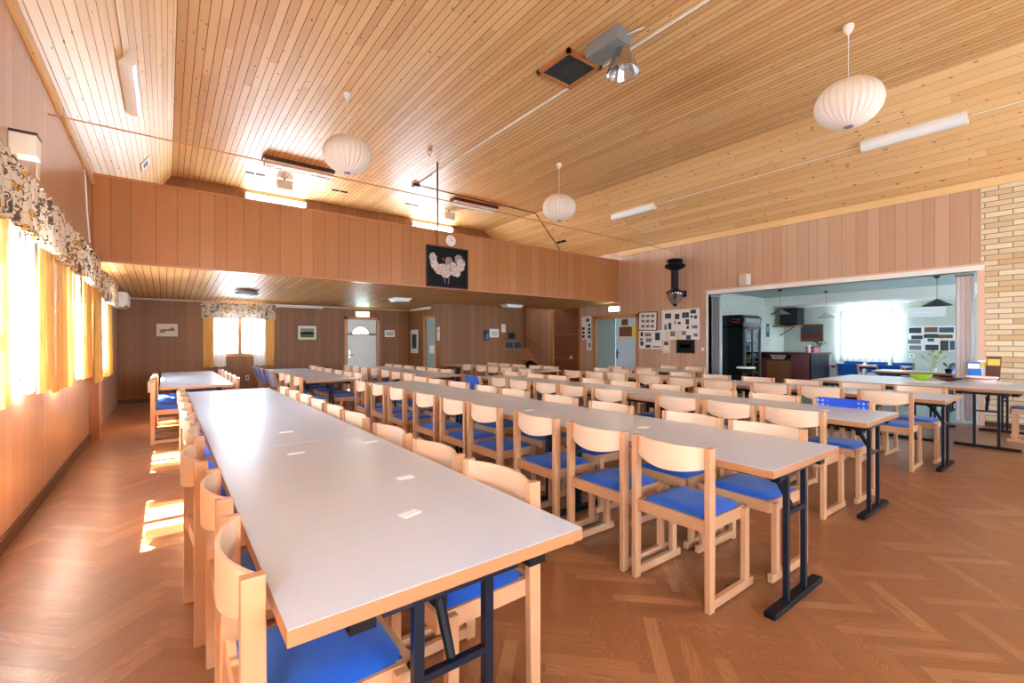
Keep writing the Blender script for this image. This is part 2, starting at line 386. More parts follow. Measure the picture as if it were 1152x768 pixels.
# ------------------------------------------------------------------ floor: herringbone parquet
def parquet():
    k = MB(); bm = k.bm; W_, n = 0.062, 7; L = W_*n
    lay = bm.loops.layers.float_color.new('plank')
    c45 = math.cos(PI/4)
    def addp(px, py, horiz):
        w, h = (L, W_) if horiz else (W_, L); g = 0.0012
        P4 = [(px+g, py+g), (px+w-g, py+g), (px+w-g, py+h-g), (px+g, py+h-g)]
        Q = [((a-b)*c45+4.6, (a+b)*c45+4.5) for a, b in P4]
        cx = sum(q[0] for q in Q)/4; cy = sum(q[1] for q in Q)/4
        if not (XL-0.6 < cx < XR+0.6 and YK-0.6 < cy < YF+0.6): return
        f = bm.faces.new([bm.verts.new((min(max(a, XL-0.05), XR+0.02), min(max(b, YK-0.05), YF+0.05), 0.0)) for a, b in Q])
        v = R.random(); hz = 0.25 if horiz else 0.75
        for lp in f.loops: lp[lay] = (v, hz, R.random(), 1)
    # staircase: each diagonal step shifts one plank width
    rng = 150
    for j in range(-60, 61):
        for i in range(-90, 91):
            bx, by = i*W_ + j*2*L*0 , i*W_
            px, py = bx + j*2*L, by
            # horizontal plank then vertical plank per step
            if abs(px) > 14 or abs(py) > 14: continue
            addp(px, py, True); addp(px+L, py+W_-L, False)
    sub = k
    bmesh.ops.delete(bm, geom=[f for f in bm.faces if f.calc_area() < 1e-6], context='FACES')
    # base slab below the planks (shows in the joints)
    for f in k.box(XL-0.05, XR+0.02, YK-0.05, YF+0.05, -0.12, -0.0015):
        for lp in f.loops: lp[lay] = (0, 0.5, 0, 1)
    q = N('herringbone_parquet'); at = q.n('ShaderNodeAttribute', attribute_name='plank'); g = q.n('ShaderNodeNewGeometry')
    cs = q.n('ShaderNodeSeparateColor'); q.l(at.outputs['Color'], cs.inputs[0])
    rot = q.n('ShaderNodeVectorRotate', rotation_type='Z_AXIS'); q.l(g.outputs['Position'], rot.inputs['Vector']); rot.inputs['Angle'].default_value = -PI/4
    hz = q.math('GREATER_THAN', cs.outputs[1], 0.5)
    va = q.scale(rot.outputs[0], (2.2, 45, 1)); vb = q.scale(rot.outputs[0], (45, 2.2, 1))
    mx = q.n('ShaderNodeMix', data_type='VECTOR'); q.l(hz, mx.inputs[0]); q.l(va, mx.inputs[4]); q.l(vb, mx.inputs[5])
    ad = q.n('ShaderNodeVectorMath', operation='ADD'); q.l(mx.outputs[1], ad.inputs[0]); cb = q.n('ShaderNodeCombineXYZ'); q.l(q.math('MULTIPLY', cs.outputs[2], 90), cb.inputs[2]); q.l(cb.outputs[0], ad.inputs[1])
    gr = q.noise(ad.outputs[0], 1.0, 4, 0.65)
    pw = q.math('POWER', cs.outputs[0], 3.0)
    f = q.math('ADD', q.math('MULTIPLY', pw, 0.2), q.math('MULTIPLY', gr, 0.78))
    col = q.ramp(f, [(0.15, srgb(114, 66, 34)), (0.45, srgb(150, 96, 56)), (0.85, srgb(198, 146, 98))])
    m = q.set(col, 0.34, 0, 0.5, 0.2, 0.2)
    o = k.build('floor', m); struct(o, 'herringbone oak parquet floor of the hall'); return o
parquet()

# ------------------------------------------------------------------ shell
def grid_wall(name, axis, p0, p1, a0, a1, z0, z1, holes, m, label=None):
    """axis 'x': wall whose plane is x=const between p0..p1, running along y a0..a1; holes (a,b,za,zb)"""
    k = MB(); cuts = sorted({a0, a1, *[h[0] for h in holes], *[h[1] for h in holes]})
    for u0, u1 in zip(cuts, cuts[1:]):
        if u1-u0 < 1e-5: continue
        hs = sorted([(h[2], h[3]) for h in holes if h[0] <= u0+1e-6 and h[1] >= u1-1e-6]); z = z0
        segs = []
        for b0, b1 in hs:
            if b0 > z+1e-6: segs.append((z, b0))
            z = max(z, b1)
        if z < z1: segs.append((z, z1))
        for s0, s1 in segs:
            if axis == 'x': k.box(p0, p1, u0, u1, s0, s1)
            else: k.box(u0, u1, p0, p1, s0, s1)
    o = k.build(name, m); struct(o, label); return o

lw = [(c-WHW, c+WHW, WZ0, WZ1) for c in WIN_C]
grid_wall('wall_left', 'x', XL-0.15, XL, YK, YF, 0, 3.6, lw, M['wall'], 'brown boarded window wall on the left')
grid_wall('wall_right', 'x', XR, XR+0.15, 1.24, YF, 0, 4.3, [(1.28, 5.76, 0, 2.43), (7.82, 9.33, 0, 2.02)], M['wall'], 'boarded right wall with the wide opening')
grid_wall('wall_brick', 'x', XR, XR+0.15, YK, 1.24, 0, 4.3, [], M['brick'], 'yellow brick wall section at the right edge')
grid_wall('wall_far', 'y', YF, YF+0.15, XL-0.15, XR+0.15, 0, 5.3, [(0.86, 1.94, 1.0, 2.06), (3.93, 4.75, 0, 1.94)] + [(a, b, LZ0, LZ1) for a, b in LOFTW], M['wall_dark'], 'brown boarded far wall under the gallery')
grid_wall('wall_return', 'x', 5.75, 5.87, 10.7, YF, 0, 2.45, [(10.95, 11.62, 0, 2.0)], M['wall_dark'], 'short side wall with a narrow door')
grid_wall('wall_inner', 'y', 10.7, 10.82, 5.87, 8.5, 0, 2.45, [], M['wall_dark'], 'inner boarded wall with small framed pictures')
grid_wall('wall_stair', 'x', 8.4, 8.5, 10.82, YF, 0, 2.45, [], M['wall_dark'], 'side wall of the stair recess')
grid_wall('wall_back', 'y', YK-0.15, YK, XL-0.15, XR+0.15, 0, 5.3, [(a, b, 0.85, 2.35) for a, b in FILLW], M['wall'], 'boarded back wall behind the viewpoint')

# main ceiling: flat centre and two slopes
def ceiling_plane(name, pa, pb, m, label):
    """boards along Y between line pa (x,z) and pb (x,z), 6 cm thick; object x axis lies across the boards"""
    dx, dz = pb[0]-pa[0], pb[1]-pa[1]; L = math.hypot(dx, dz); a = math.atan2(dz, dx)
    k = MB(); k.box(0, L, YK-0.1, YF+0.1, 0, 0.06); o = k.build(name, m)
    o.location = (pa[0], 0, pa[1]); o.rotation_euler = (0, -a, 0); struct(o, label); return o
ceiling_plane('ceiling', (0.09, ZC), (8.4, ZC), M['ceil'], 'flat pine board ceiling over the hall')
ceiling_plane('ceiling_left', (XL-0.02, 3.55), (0.09, ZC), M['ceil_slope'], 'steep pine slope of the ceiling on the left')
ceiling_plane('ceiling_right', (8.4, ZC), (XR+0.04, 3.83), M['ceil_right'], 'long pine slope of the ceiling on the right')
o = boxo('trim_1', (XR-0.03, XR-0.002, YK, YB-0.02, 3.72, 3.85), M['ceil_slope']); struct(o, 'pale board where right slope meets wall')
o = boxo('trim_2', (XL+0.002, XL+0.03, YK, YB, 3.47, 3.57), M['ceil_slope']); struct(o, 'trim board where left slope meets wall')

# gallery: sloped soffit, parapet, slab
k = MB(); SZ = lambda y: 2.43-(y-YB)*(0.16/(YF-YB))
k.prism([(YB+0.1, SZ(YB+0.1)), (10.7, SZ(10.7)), (10.7, 2.62), (YB+0.1, 2.62)], lambda y, z: (XL, y, z), lambda y, z: (XR, y, z))
k.prism([(10.7, SZ(10.7)), (YF, SZ(YF)), (YF, 2.62), (10.7, 2.62)], lambda y, z: (XL, y, z), lambda y, z: (8.45, y, z))
o = k.build('ceiling_gallery', M['ceil_low']); struct(o, 'low board ceiling under the gallery')
k = MB(); k.box(XL, XR, YB, YB+0.1, 2.42, 3.6)
o = k.build('balcony_parapet', M['parapet']); struct(o, 'orange brown gallery parapet above the far tables')
k = MB(); k.box(XL, XR, YB-0.02, YB+0.12, 3.6, 3.625); k.box(XL, XR, YB-0.012, YB, 2.42, 2.45)
o = k.build('rail_cap', M['trimwood'], o)
o = boxo('trim_3', (XL+0.002, XL+0.1, 8.2, YB-0.005, 0, 2.5), M['trimwood']); struct(o, 'brown pilaster on the left wall below the gallery')
for nm, b in (('baseboard_left', (XL, XL+0.02, YK, 8.2, 0, 0.09)), ('baseboard_far', (XL, 3.85, YF-0.02, YF, 0, 0.09)), ('baseboard_right', (XR-0.02, XR, 5.82, 7.74, 0, 0.09)), ('baseboard_brick', (XR-0.015, XR, YK, 1.2, 0, 0.07))):
    struct(boxo(nm, b, M['darkbase']))
# ceiling beads under the gallery and loft
o = boxo('trim_4', (XL, 5.75, YF-0.03, YF-0.003, 2.225, 2.255), M['pinkwood']); struct(o)

# annex room behind the opening
grid_wall('wall_annex', 'x', AX, AX+0.15, AY0, AY1, 0, AZ, [(3.47, 4.73, 0.82, 2.17)], M['annex_wall'], 'pale end wall of the side room')
grid_wall('wall_annex_left', 'y', AY1, AY1+0.12, XR+0.15, AX+0.15, 0, AZ, [], M['annex_wall'], 'pale green side wall of the side room')
grid_wall('wall_annex_right', 'y', AY0-0.12, AY0, XR+0.15, AX+0.15, 0, AZ, [(12.7, 13.7, 0.85, 2.25)], M['annex_wall'])
struct(boxo('ceiling_annex', (XR+0.15, AX+0.15, AY0, AY1, AZ, AZ+0.08), M['annex_ceil']), 'grey ceiling of the side room')
struct(boxo('floor_annex', (XR+0.02, AX, AY0, AY1, -0.12, 0.0), M['annex_floor']), 'pale vinyl floor of the side room')
struct(boxo('trim_5', (14.2, AX, AY0, AY1, 2.37, AZ), M['white']), 'pale bulkhead across the side room ceiling')
# opening casing
k = MB(); k.box(XR-0.025, XR+0.16, 5.76, 5.81, 0, 2.48); k.box(XR-0.025, XR+0.16, 1.2, 5.81, 2.43, 2.515)
struct(k.build('trim_6', M['white']), 'white casing along top and left of the wide opening')
k = MB(); k.box(XR-0.03, XR+0.16, 1.2, 1.28, 0, 2.43); k.box(XR-0.02, XR-0.002, 1.2, 5.85, 2.517, 2.545)
struct(k.build('trim_7', M['pinkwood']), 'pinkish casing post beside the brick')

# ------------------------------------------------------------------ windows
def window(name, loc, rz, w, h, label, cols=2, rows=2, m='white'):
    """local: x across, z up, y outward; centred at loc (inner wall face)"""
    k = MB(); f = 0.05
    k.box(-w/2, w/2, 0.02, 0.1, -h/2, -h/2+f); k.box(-w/2, w/2, 0.02, 0.1, h/2-f, h/2)
    k.box(-w/2, -w/2+f, 0.02, 0.1, -h/2, h/2); k.box(w/2-f, w/2, 0.02, 0.1, -h/2, h/2)
    for c in range(1, cols): x = -w/2+w*c/cols; k.box(x-0.04, x+0.04, 0.025, 0.095, -h/2, h/2)
    for r in range(1, rows): z = -h/2+h*r/rows; k.box(-w/2, w/2, 0.04, 0.08, z-0.014, z+0.014)
    k.box(-w/2-0.04, w/2+0.04, -0.006, 0.03, -h/2-0.03, -h/2+0.005)
    o = k.build(name, M[m]); o.location = loc; o.rotation_euler = (0, 0, rz); struct(o, label)
    p = MB(); p.box(-w/2+f, w/2-f, 0.055, 0.062, -h/2+f, h/2-f); p.build('pane', M['glass'], o)
    return o
wl = {3: 'nearest visible left wall window behind yellow curtains', 4: 'second left wall window behind yellow curtains', 5: 'left wall window below the gallery behind yellow curtains'}
for i, c in enumerate(WIN_C):
    window('window_%d' % (i+1), (XL, c, (WZ0+WZ1)/2), PI/2, 2*WHW, WZ1-WZ0, wl.get(i, 'left wall window beside the viewpoint'), 2, 2)
window('window_7', (1.4, YF, 1.53), 0, 1.08, 1.06, 'small far wall window with a brown wooden frame', 2, 2, 'doorframe')
window('window_12', (2.4, YF, (LZ0+LZ1)/2), 0, 2.0, LZ1-LZ0, 'gallery rear window on the left', 3, 1)
window('window_13', (6.15, YF, (LZ0+LZ1)/2), 0, 1.7, LZ1-LZ0, 'gallery rear window on the right', 3, 1)
window('window_8', (1.3, YK, 1.6), PI, 1.4, 1.5, 'unseen back wall window added for fill', 2, 1)
window('window_9', (7.7, YK, 1.6), PI, 2.2, 1.5, 'wide unseen back wall window added for fill', 3, 1)
window('window_10', (AX, 4.1, 1.495), -PI/2, 1.26, 1.35, 'side room window behind a sheer white curtain', 1, 1)
window('window_11', (13.2, AY0, 1.55), PI, 1.0, 1.4, 'unseen side room window added for light', 1, 1)

# ------------------------------------------------------------------ curtains
def drape(loc, rz, x0, x1, z0, z1, mat, label, folds=6, amp=0.03, group=None, seed=0):
    """hanging cloth in local x (across) / z; y=0 is the curtain line, front is -y"""
    k = MB(); n = folds*8; rr = random.Random(seed); ph = [rr.uniform(-.6, .6) for _ in range(folds+2)]; rows = 10; V = []
    for r in range(rows+1):
        t = r/rows; z = z1+(z0-z1)*t; row = []
        for i in range(n+1):
            s = i/n; x = x0+(x1-x0)*s
            a = amp*(0.55+0.6*t); y = a*math.sin(s*folds*2*PI+ph[int(s*folds)]*0.5*t)+0.25*a*math.sin(s*folds*5.1+seed)
            row.append(k.bm.verts.new((x+0.01*math.sin(s*folds*4*PI)*t, y, z+(0.006*math.sin(s*9+seed) if r == rows else 0))))
        V.append(row)
    for r in range(rows):
        for i in range(n): k.bm.faces.new((V[r][i], V[r][i+1], V[r+1][i+1], V[r+1][i]))
    o = k.build('curtain', mat, smooth='all'); o.location = loc; o.rotation_euler = (0, 0, rz)
    return tag(o, label, 'curtain', group)
def valance(loc, rz, x0, x1, z0, z1, label, seed=0):
    t = thing('valance', label, 'curtain', loc, rz, 'floral valances over the windows'); k = MB(); folds = int((x1-x0)*9); n = folds*7; V = []; rr = random.Random(seed)
    ph = [rr.uniform(0, 6) for _ in range(4)]
    prof = [(z1+0.02, .015, 1.0), (z1-0.02, .02, 1.0), (z1-0.05, .010, 1.0), (z1-0.09, .022, 1.0), ((z0+z1)/2, .022, 1.0), (z0+0.03, .026, 1), (z0, .028, 1)]
    for z, a, _ in prof:
        row = []
        for i in range(n+1):
            s = i/n; x = x0+(x1-x0)*s
            y = a*math.sin(s*folds*2*PI+math.sin(s*11+ph[0]))+0.3*a*math.sin(s*folds*3.3+ph[1])
            zz = z+(0.012*math.sin(s*folds*2*PI+ph[2]) if z > z1-0.03 else 0)+(0.01*math.sin(s*13+ph[3]) if z == z0 else 0)
            row.append(k.bm.verts.new((x, y-0.01, zz)))
        V.append(row)
    for r in range(len(V)-1):
        for i in range(n): k.bm.faces.new((V[r][i], V[r][i+1], V[r+1][i+1], V[r+1][i]))
    k.build('cloth', M['valance'], t, smooth='all')
    k = MB(); k.tube([(x0-0.03, 0, z1-0.05), (x1+0.03, 0, z1-0.05)], 0.007, 8); k.build('rod', M['white'], t)
    return t
wn = {2: 'the unseen window beside the viewpoint', 3: 'the nearest window in view', 4: 'the second window, before the gallery', 5: 'the left window under the gallery'}
spans = {2: (0.4, 2.3), 3: (3.05, 5.05), 4: (5.12, 7.3), 5: (7.72, 9.85)}
tops = {2: (0.94, 1.97, 2.27), 3: (0.94, 1.97, 2.27), 4: (0.9, 1.97, 2.27), 5: (0.78, 1.9, 2.2)}
for i, cx in enumerate(WIN_C):
    if i not in spans: continue
    a, b = spans[i]; z0, zm, zt = tops[i]; L = (XL+0.10, 0, 0)   # local x -> +Y, local y -> -X
    drape(L, PI/2, a, cx-(0.34 if i > 2 else -0.1), z0, zm+0.08, M['curtain'], 'yellow cotton curtain on the nearer side of '+wn[i], 5, 0.02, 'yellow curtains on the left wall', i)  # curtains of the unseen window overlap, drawn shut to block its sun
    drape(L, PI/2, cx+(0.46 if i > 2 else .08), b, z0, zm+0.08, M['curtain'], 'yellow cotton curtain on the farther side of '+wn[i], 5, 0.02, 'yellow curtains on the left wall', i+20)
    for lo, hi, sd in ((cx-0.42, cx-0.16, 'nearer'), (cx+0.34, cx+0.56, 'farther')):
        drape((XL+0.058, 0, 0), PI/2, lo, hi, z0+.004, zm+0.08, M['sheer'], 'white sheer strip on the '+sd+' side of '+wn[i], 3, 0.008, 'white sheers on the left wall', i+60)
    valance((XL+0.16, 0, 0), PI/2, a+0.02, b-0.02, zm-0.03, zt, 'frilled floral valance above '+wn[i], i)
drape((0, YF-0.1, 0), 0, 0.66, 0.86, 0.73, 1.95, M['curtain'], 'narrow yellow curtain left of the small far window', 3, 0.02, 'far window curtains', 41)
drape((0, YF-0.1, 0), 0, 1.92, 2.12, 0.73, 1.95, M['curtain'], 'narrow yellow curtain right of the small far window', 3, 0.02, 'far window curtains', 42)
drape((0, YF-0.058, 0), 0, 0.83, 1.11, 0.735, 1.95, M['sheer'], 'white sheer left of the small far window panes', 4, 0.008, 'far window curtains', 43)
drape((0, YF-0.058, 0), 0, 1.68, 1.95, 0.735, 1.95, M['sheer'], 'white sheer right of the small far window panes', 4, 0.008, 'far window curtains', 44)
valance((0, YF-0.16, 0), 0, 0.63, 2.14, 1.86, 2.2, 'floral valance above the small far window', 9)
vl = drape((AX-0.1, 0, 0), PI/2, 3.46, 4.74, 0.72, 2.2, M['veil'], 'sheer white curtain covering the side room window', 9, 0.02, None, 50)

k = MB(); k.tube([(3.4, 0, 2.19), (4.8, 0, 2.19)], .012, 8); k.tube([(3.42, 0, 2.19), (3.42, -.098, 2.19)], .008, 6); k.tube([(4.78, 0, 2.19), (4.78, -.098, 2.19)], .008, 6); k.build('rod', M['white'], vl)
# ------------------------------------------------------------------ wall-mounted flat things
def wallthing(name, label, cat, loc, rz, group=None): return thing(name, label, cat, loc, rz, group)
def picture(name, label, cat, loc, rz, w, h, frame=None, fw=0.02, depth=0.02, paper='paper', photos=(), group=None, tilt=0):
    """local x right, z up, front is -y, back touches the wall at y=0"""
    t = thing(name, label, cat, loc, rz, group)
    if tilt: t.rotation_euler = (0, tilt, rz)
    if frame:
        k = MB(); k.box(-w/2, w/2, -depth, -0.002, h/2-fw, h/2); k.box(-w/2, w/2, -depth, -0.002, -h/2, -h/2+fw)
        k.box(-w/2, -w/2+fw, -depth, -0.002, -h/2+fw, h/2-fw); k.box(w/2-fw, w/2, -depth, -0.002, -h/2+fw, h/2-fw)
        k.build('frame', M[frame], t)
        boxo('sheet', (-w/2+fw, w/2-fw, -depth*0.5, -0.002, -h/2+fw, h/2-fw), M[paper], t); d = depth*0.5
    else:
        boxo('sheet', (-w/2, w/2, -0.006, -0.002, -h/2, h/2), M[paper], t); d = 0.006
    groups = {}
    for ph in photos: groups.setdefault(ph[4], []).append(ph)
    for i, (mm, lst) in enumerate(groups.items()):
        for (cx, cz, pw, phh, _) in lst:
            boxo('photograph', (cx*w-pw*w/2, cx*w+pw*w/2, -d-0.003, -d, cz*h-phh*h/2, cz*h+phh*h/2), M[mm], t)
    return t
RW = -PI/2
X1 = XR-0.001
# photo boards on the right wall
P = 'photo_dark'; G = 'photo_mid'
picture('photo_board', 'large white board of black and white photographs beside the opening', 'photo board', (X1, 6.5, 1.745), RW, 1.04, 0.76, None, photos=[
    (-.33, .30, .17, .17, P), (-.08, .27, .12, .18, P), (.10, .30, .09, .18, P), (.19, .30, .08, .18, P), (.34, .40, .14, .12, P), (.30, .24, .05, .08, P), (.40, .22, .07, .1, P),
    (-.40, -.07, .07, .18, G), (-.28, -.04, .08, .22, P), (-.14, .08, .03, .1, P), (-.02, .05, .07, .08, P), (.19, .08, .09, .17, P), (.20, -.1, .06, .1, P), (.38, -.09, .14, .1, G),
    (-.20, -.30, .13, .17, G), (.10, -.28, .11, .13, G), (.40, -.35, .1, .1, G), (.22, -.42, .12, .13, P), (-.36, -.35, .11, .26, 'cream_paper'), (-.05, -.34, .14, .28, 'cream_paper')])
picture('picture_frame', 'dark framed sheet of nine small photographs beside the blue doors', 'picture', (X1, 7.455, 1.865), RW, 0.6, 0.5, 'framewood', 0.022, 0.025, 'paper',
        [(-.25+.25*i, .27-.27*j, .17, .15, G) for i in range(3) for j in range(3)], tilt=0.03)
picture('photo_board', 'lower white board of old photographs beside the blue doors', 'photo board', (X1, 7.38, 1.372), RW, 0.7, 0.49, None, photos=[
    (-.38, .3, .11, .24, P), (-.1, .27, .28, .18, G), (.32, .17, .2, .4, P), (-.4, .03, .12, .1, P), (-.38, -.2, .13, .25, P), (-.06, -.02, .25, .2, G), (-.1, -.36, .22, .16, P), (.27, -.38, .34, .08, G)])
picture('poster', 'narrow cream notice sheet under the large photo board', 'notice', (X1, 6.895, 1.2), RW, 0.23, 0.34, None, paper='cream_paper', photos=[(0, .22, .55, .26, 'photo_brown'), (0, -.15, .6, .3, 'paper')])
pt = picture('picture_frame', 'dark framed group photograph below the large photo board', 'picture', (X1, 6.35, 1.2), RW, 0.5, 0.34, 'framewood', 0.02, 0.022, 'photo_dark', [(0, 0, .9, .84, 'black'), (-.02, .02, .55, .3, 'photo_mid')])
picture('photo_board', 'white strip of photographs left of the blue double doors', 'photo board', (X1, 9.68, 1.74), RW, 0.4, 0.7, None, photos=[
    (.15, .34, .35, .14, 'photo_teal'), (.3, .12, .2, .12, P), (-.3, -.02, .26, .12, P), (-.3, -.2, .26, .12, P), (-.3, -.37, .26, .12, P), (.3, -.05, .26, .1, P), (.3, -.2, .26, .13, P), (.3, -.38, .26, .12, P)])
picture('poster', 'small white photo strip under the photographs left of the doors', 'notice', (X1, 9.57, 1.22), RW, 0.2, 0.32, None, photos=[(.1, 0, .4, .45, G)])
# small frames on the inner wall
Y1 = 10.699
picture('notice_board', 'narrow dark display on the inner wall, leftmost of the cluster', 'picture', (7.2, Y1, 1.5), 0, 0.2, 0.32, None, paper='photo_dark', photos=[(.2, -.1, .3, .5, G), (-.2, .2, .4, .3, 'black')])
picture('notice', 'white printed notice on the inner wall beside the dark display', 'notice', (7.48, Y1, 1.565), 0, 0.32, 0.24, None, photos=[(0, .1, .7, .06, G), (0, -.08, .7, .06, G), (0, -.26, .5, .06, G)])
picture('picture_frame', 'small white framed certificate, topmost on the inner wall', 'picture', (7.8, Y1, 1.71), 0, 0.19, 0.26, 'gold', 0.014, 0.02, 'paper', [(0, .05, .5, .3, 'cream_paper')])
picture('picture_frame', 'dark framed square picture on the inner wall near the stairs', 'picture', (8.09, Y1, 1.495), 0, 0.33, 0.24, 'gold', 0.02, 0.02, 'photo_dark', [(0, 0, .5, .5, 'black')])
picture('picture_frame', 'dark teal picture, lowest left of the pair near the stairs', 'picture', (8.0, Y1, 1.22), 0, 0.31, 0.21, 'grey', 0.012, 0.02, 'photo_teal', [(0, 0, .8, .7, 'photo_dark')])
picture('picture_frame', 'dark teal picture, lowest right of the pair near the stairs', 'picture', (8.33, Y1, 1.22), 0, 0.29, 0.21, 'grey', 0.012, 0.02, 'photo_teal', [(0, 0, .8, .7, 'photo_dark')])
# far wall
YF1 = YF-0.001
picture('picture_frame', 'small etching in thin dark frame left of the far window', 'picture', (0.012, YF1, 1.572), 0, 0.41, 0.31, 'framewood', 0.014, 0.02, 'cream_paper', [(0.03, 0, .6, .1, 'photo_dark'), (-.2, -.1, .25, .18, 'photo_mid'), (.2, .08, .2, .2, 'photo_mid')])
picture('picture_frame', 'landscape print in brown frame right of the far window', 'picture', (2.9, YF1, 1.55), 0, 0.5, 0.41, 'framewood', 0.022, 0.025, 'cream_paper', [(0, .12, .66, .3, 'photo_mid'), (0, -.15, .66, .28, 'green'), (0, -.02, .66, .12, 'photo_dark')])
picture('notice', 'white printed sign right of the white far door', 'notice', (5.13, YF1, 1.556), 0, 0.3, 0.2, None, photos=[(0, .12, .75, .12, 'photo_teal'), (0, -.15, .75, .12, 'photo_teal')])
picture('poster', 'tall white poster with blue grey picture on the side wall', 'poster', (5.749, 12.27, 1.33), RW, 0.5, 0.68, None, photos=[(0, 0, .6, .6, 'photo_teal'), (-.1, .1, .3, .3, 'photo_dark')])
picture('notice', 'white tall notice at the corner beside the narrow door', 'notice', (5.749, 10.8, 1.53), RW, 0.16, 0.36, None, photos=[(0, .2, .6, .1, G)])

# big hens picture on the parapet
t = thing('picture_frame', 'dark square picture of three white hens on the gallery front', 'picture', (4.705, YB-0.002, 2.87), 0)
k = MB(); w, h = 0.99, 0.86
for b in ((-w/2, w/2, h/2-.02, h/2), (-w/2, w/2, -h/2, -h/2+.02), (-w/2, -w/2+.02, -h/2, h/2), (w/2-.02, w/2, -h/2, h/2)): k.box(b[0], b[1], -0.03, 0, b[2], b[3])
k.build('frame', M['framewood'], t); boxo('backdrop', (-w/2+.02, w/2-.02, -0.015, 0, -h/2+.02, h/2-.02), M['black'], t)
def blob_sheet(name, ells, m, d):
    k = MB()
    for i, (cx, cz, a, b, ro) in enumerate(ells):
        pts = []
        for j in range(28):
            th = 2*PI*j/28; rr = 1+0.06*math.sin(7*th+i)
            px, pz = a*rr*math.cos(th), b*rr*math.sin(th); pts.append((cx+px*math.cos(ro)-pz*math.sin(ro), cz+px*math.sin(ro)+pz*math.cos(ro)))
        dd = d+0.0004*i
        k.prism(pts, lambda x, z: (x, -dd-0.001, z), lambda x, z: (x, -dd, z))
    return k.build(name, m, t)
k = N('hen_feathers'); tcn = k.n('ShaderNodeTexCoord'); hm = k.set(k.ramp(k.noise(tcn.outputs['Object'], 34, 5, 0.7), [(0.3, srgb(120, 112, 110)), (0.62, srgb(226, 214, 208))]), 0.6)
k = N('grey_feathers'); tcn = k.n('ShaderNodeTexCoord'); hm2 = k.set(k.ramp(k.noise(tcn.outputs['Object'], 34, 5, 0.7), [(0.3, srgb(70, 66, 66)), (0.65, srgb(168, 160, 156))]), 0.6)
blob_sheet('hen', [(-.34, .16, .085, .12, .2), (-.30, .03, .11, .09, -.7), (-.2, -.06, .13, .1, -.3), (-.12, -.02, .1, .09, .5), (-.05, -.1, .13, .12, 0), (.02, -.02, .07, .1, .2)], hm, 0.016)
blob_sheet('hen', [(.03, .13, .09, .10, 0), (.27, .2, .1, .1, 0)], hm2, 0.0162)
blob_sheet('hen', [(.14, -.02, .1, .15, .15), (.22, -.08, .09, .1, .3), (.31, .08, .09, .13, .35), (.36, .12, .06, .08, 0)], hm, 0.0195)
blob_sheet('comb', [(-.11, .17, .018, .035, 0), (.06, -.03, .012, .07, 0), (.385, .19, .02, .025, 0)], M['red'], 0.0225)
blob_sheet('hen_leg', [(-.07, -.27, .01, .07, .2), (.02, -.28, .01, .08, -.15)], hm2, 0.0175)
# wall clock
t = thing('wall_clock', 'small round white wall clock above the hens picture', 'clock', (4.77, YB-0.002, 3.44), 0)
def disc(name, r, y0, y1, m, par, rin=None):
    k = MB(); pts = [(r*math.cos(2*PI*j/32), r*math.sin(2*PI*j/32)) for j in range(32)]
    k.prism(pts, lambda x, z: (x, y0, z), lambda x, z: (x, y1, z)); return k.build(name, m, par)
disc('case', 0.115, -0.035, 0, M['white'], t); disc('dial', 0.085, -0.038, -0.035, M['paper'], t)
k = MB(); k.box(-.004, .004, -.041, -.038, -.01, .065); k.box(-.01, .045, -.041, -.038, -.005, .004)
for q in range(12): k.box(-.003, .003, -.04, -.038, .068, .08, Matrix.Rotation(q*PI/6, 4, 'Y'))
k.build('hands', M['black'], t)

# exit signs
def exit_sign(label, loc, rz):
    t = thing('exit_sign', label, 'sign', loc, rz, 'lit exit signs')
    boxo('housing', (-.19, .19, -.05, -.002, -.07, .07), M['white'], t)
    boxo('face', (-.175, .175, -.054, -.05, -.06, .06), M['exit'], t)
    k = MB(); y = (-.057, -.054)
    k.box(.06, .12, *y, -.045, .045); k.box(-.03, .0, *y, -.02, .03); k.tube([(-.012, -.0555, .042), (-.01, -.0555, .028)], .008, 8)
    for a, b in (((-.02, -.02), (-.05, -.045)), ((-.01, -.02), (.02, -.045)), ((-.03, .025), (-.055, .0)), ((0, .02), (.03, .0))):
        k.tube([(a[0], -.0555, a[1]), (b[0], -.0555, b[1])], .005, 6)
    k.box(-.15, -.08, *y, -.006, .006); k.prism([(-.16, 0), (-.13, .025), (-.13, -.025)], lambda a, b: (a, y[0], b), lambda a, b: (a, y[1], b))
    k.build('pictogram', M['exit_pic'], t); return t
exit_sign('lit green exit sign above the white far door', (4.33, YF1, 2.08), 0)
exit_sign('lit exit sign above the blue double doors', (X1, 8.57, 2.25), RW)

# ------------------------------------------------------------------ doors
def arch_pts(r, n=16): return [(r*math.cos(PI*i/n), r*math.sin(PI*i/n)) for i in range(n+1)]
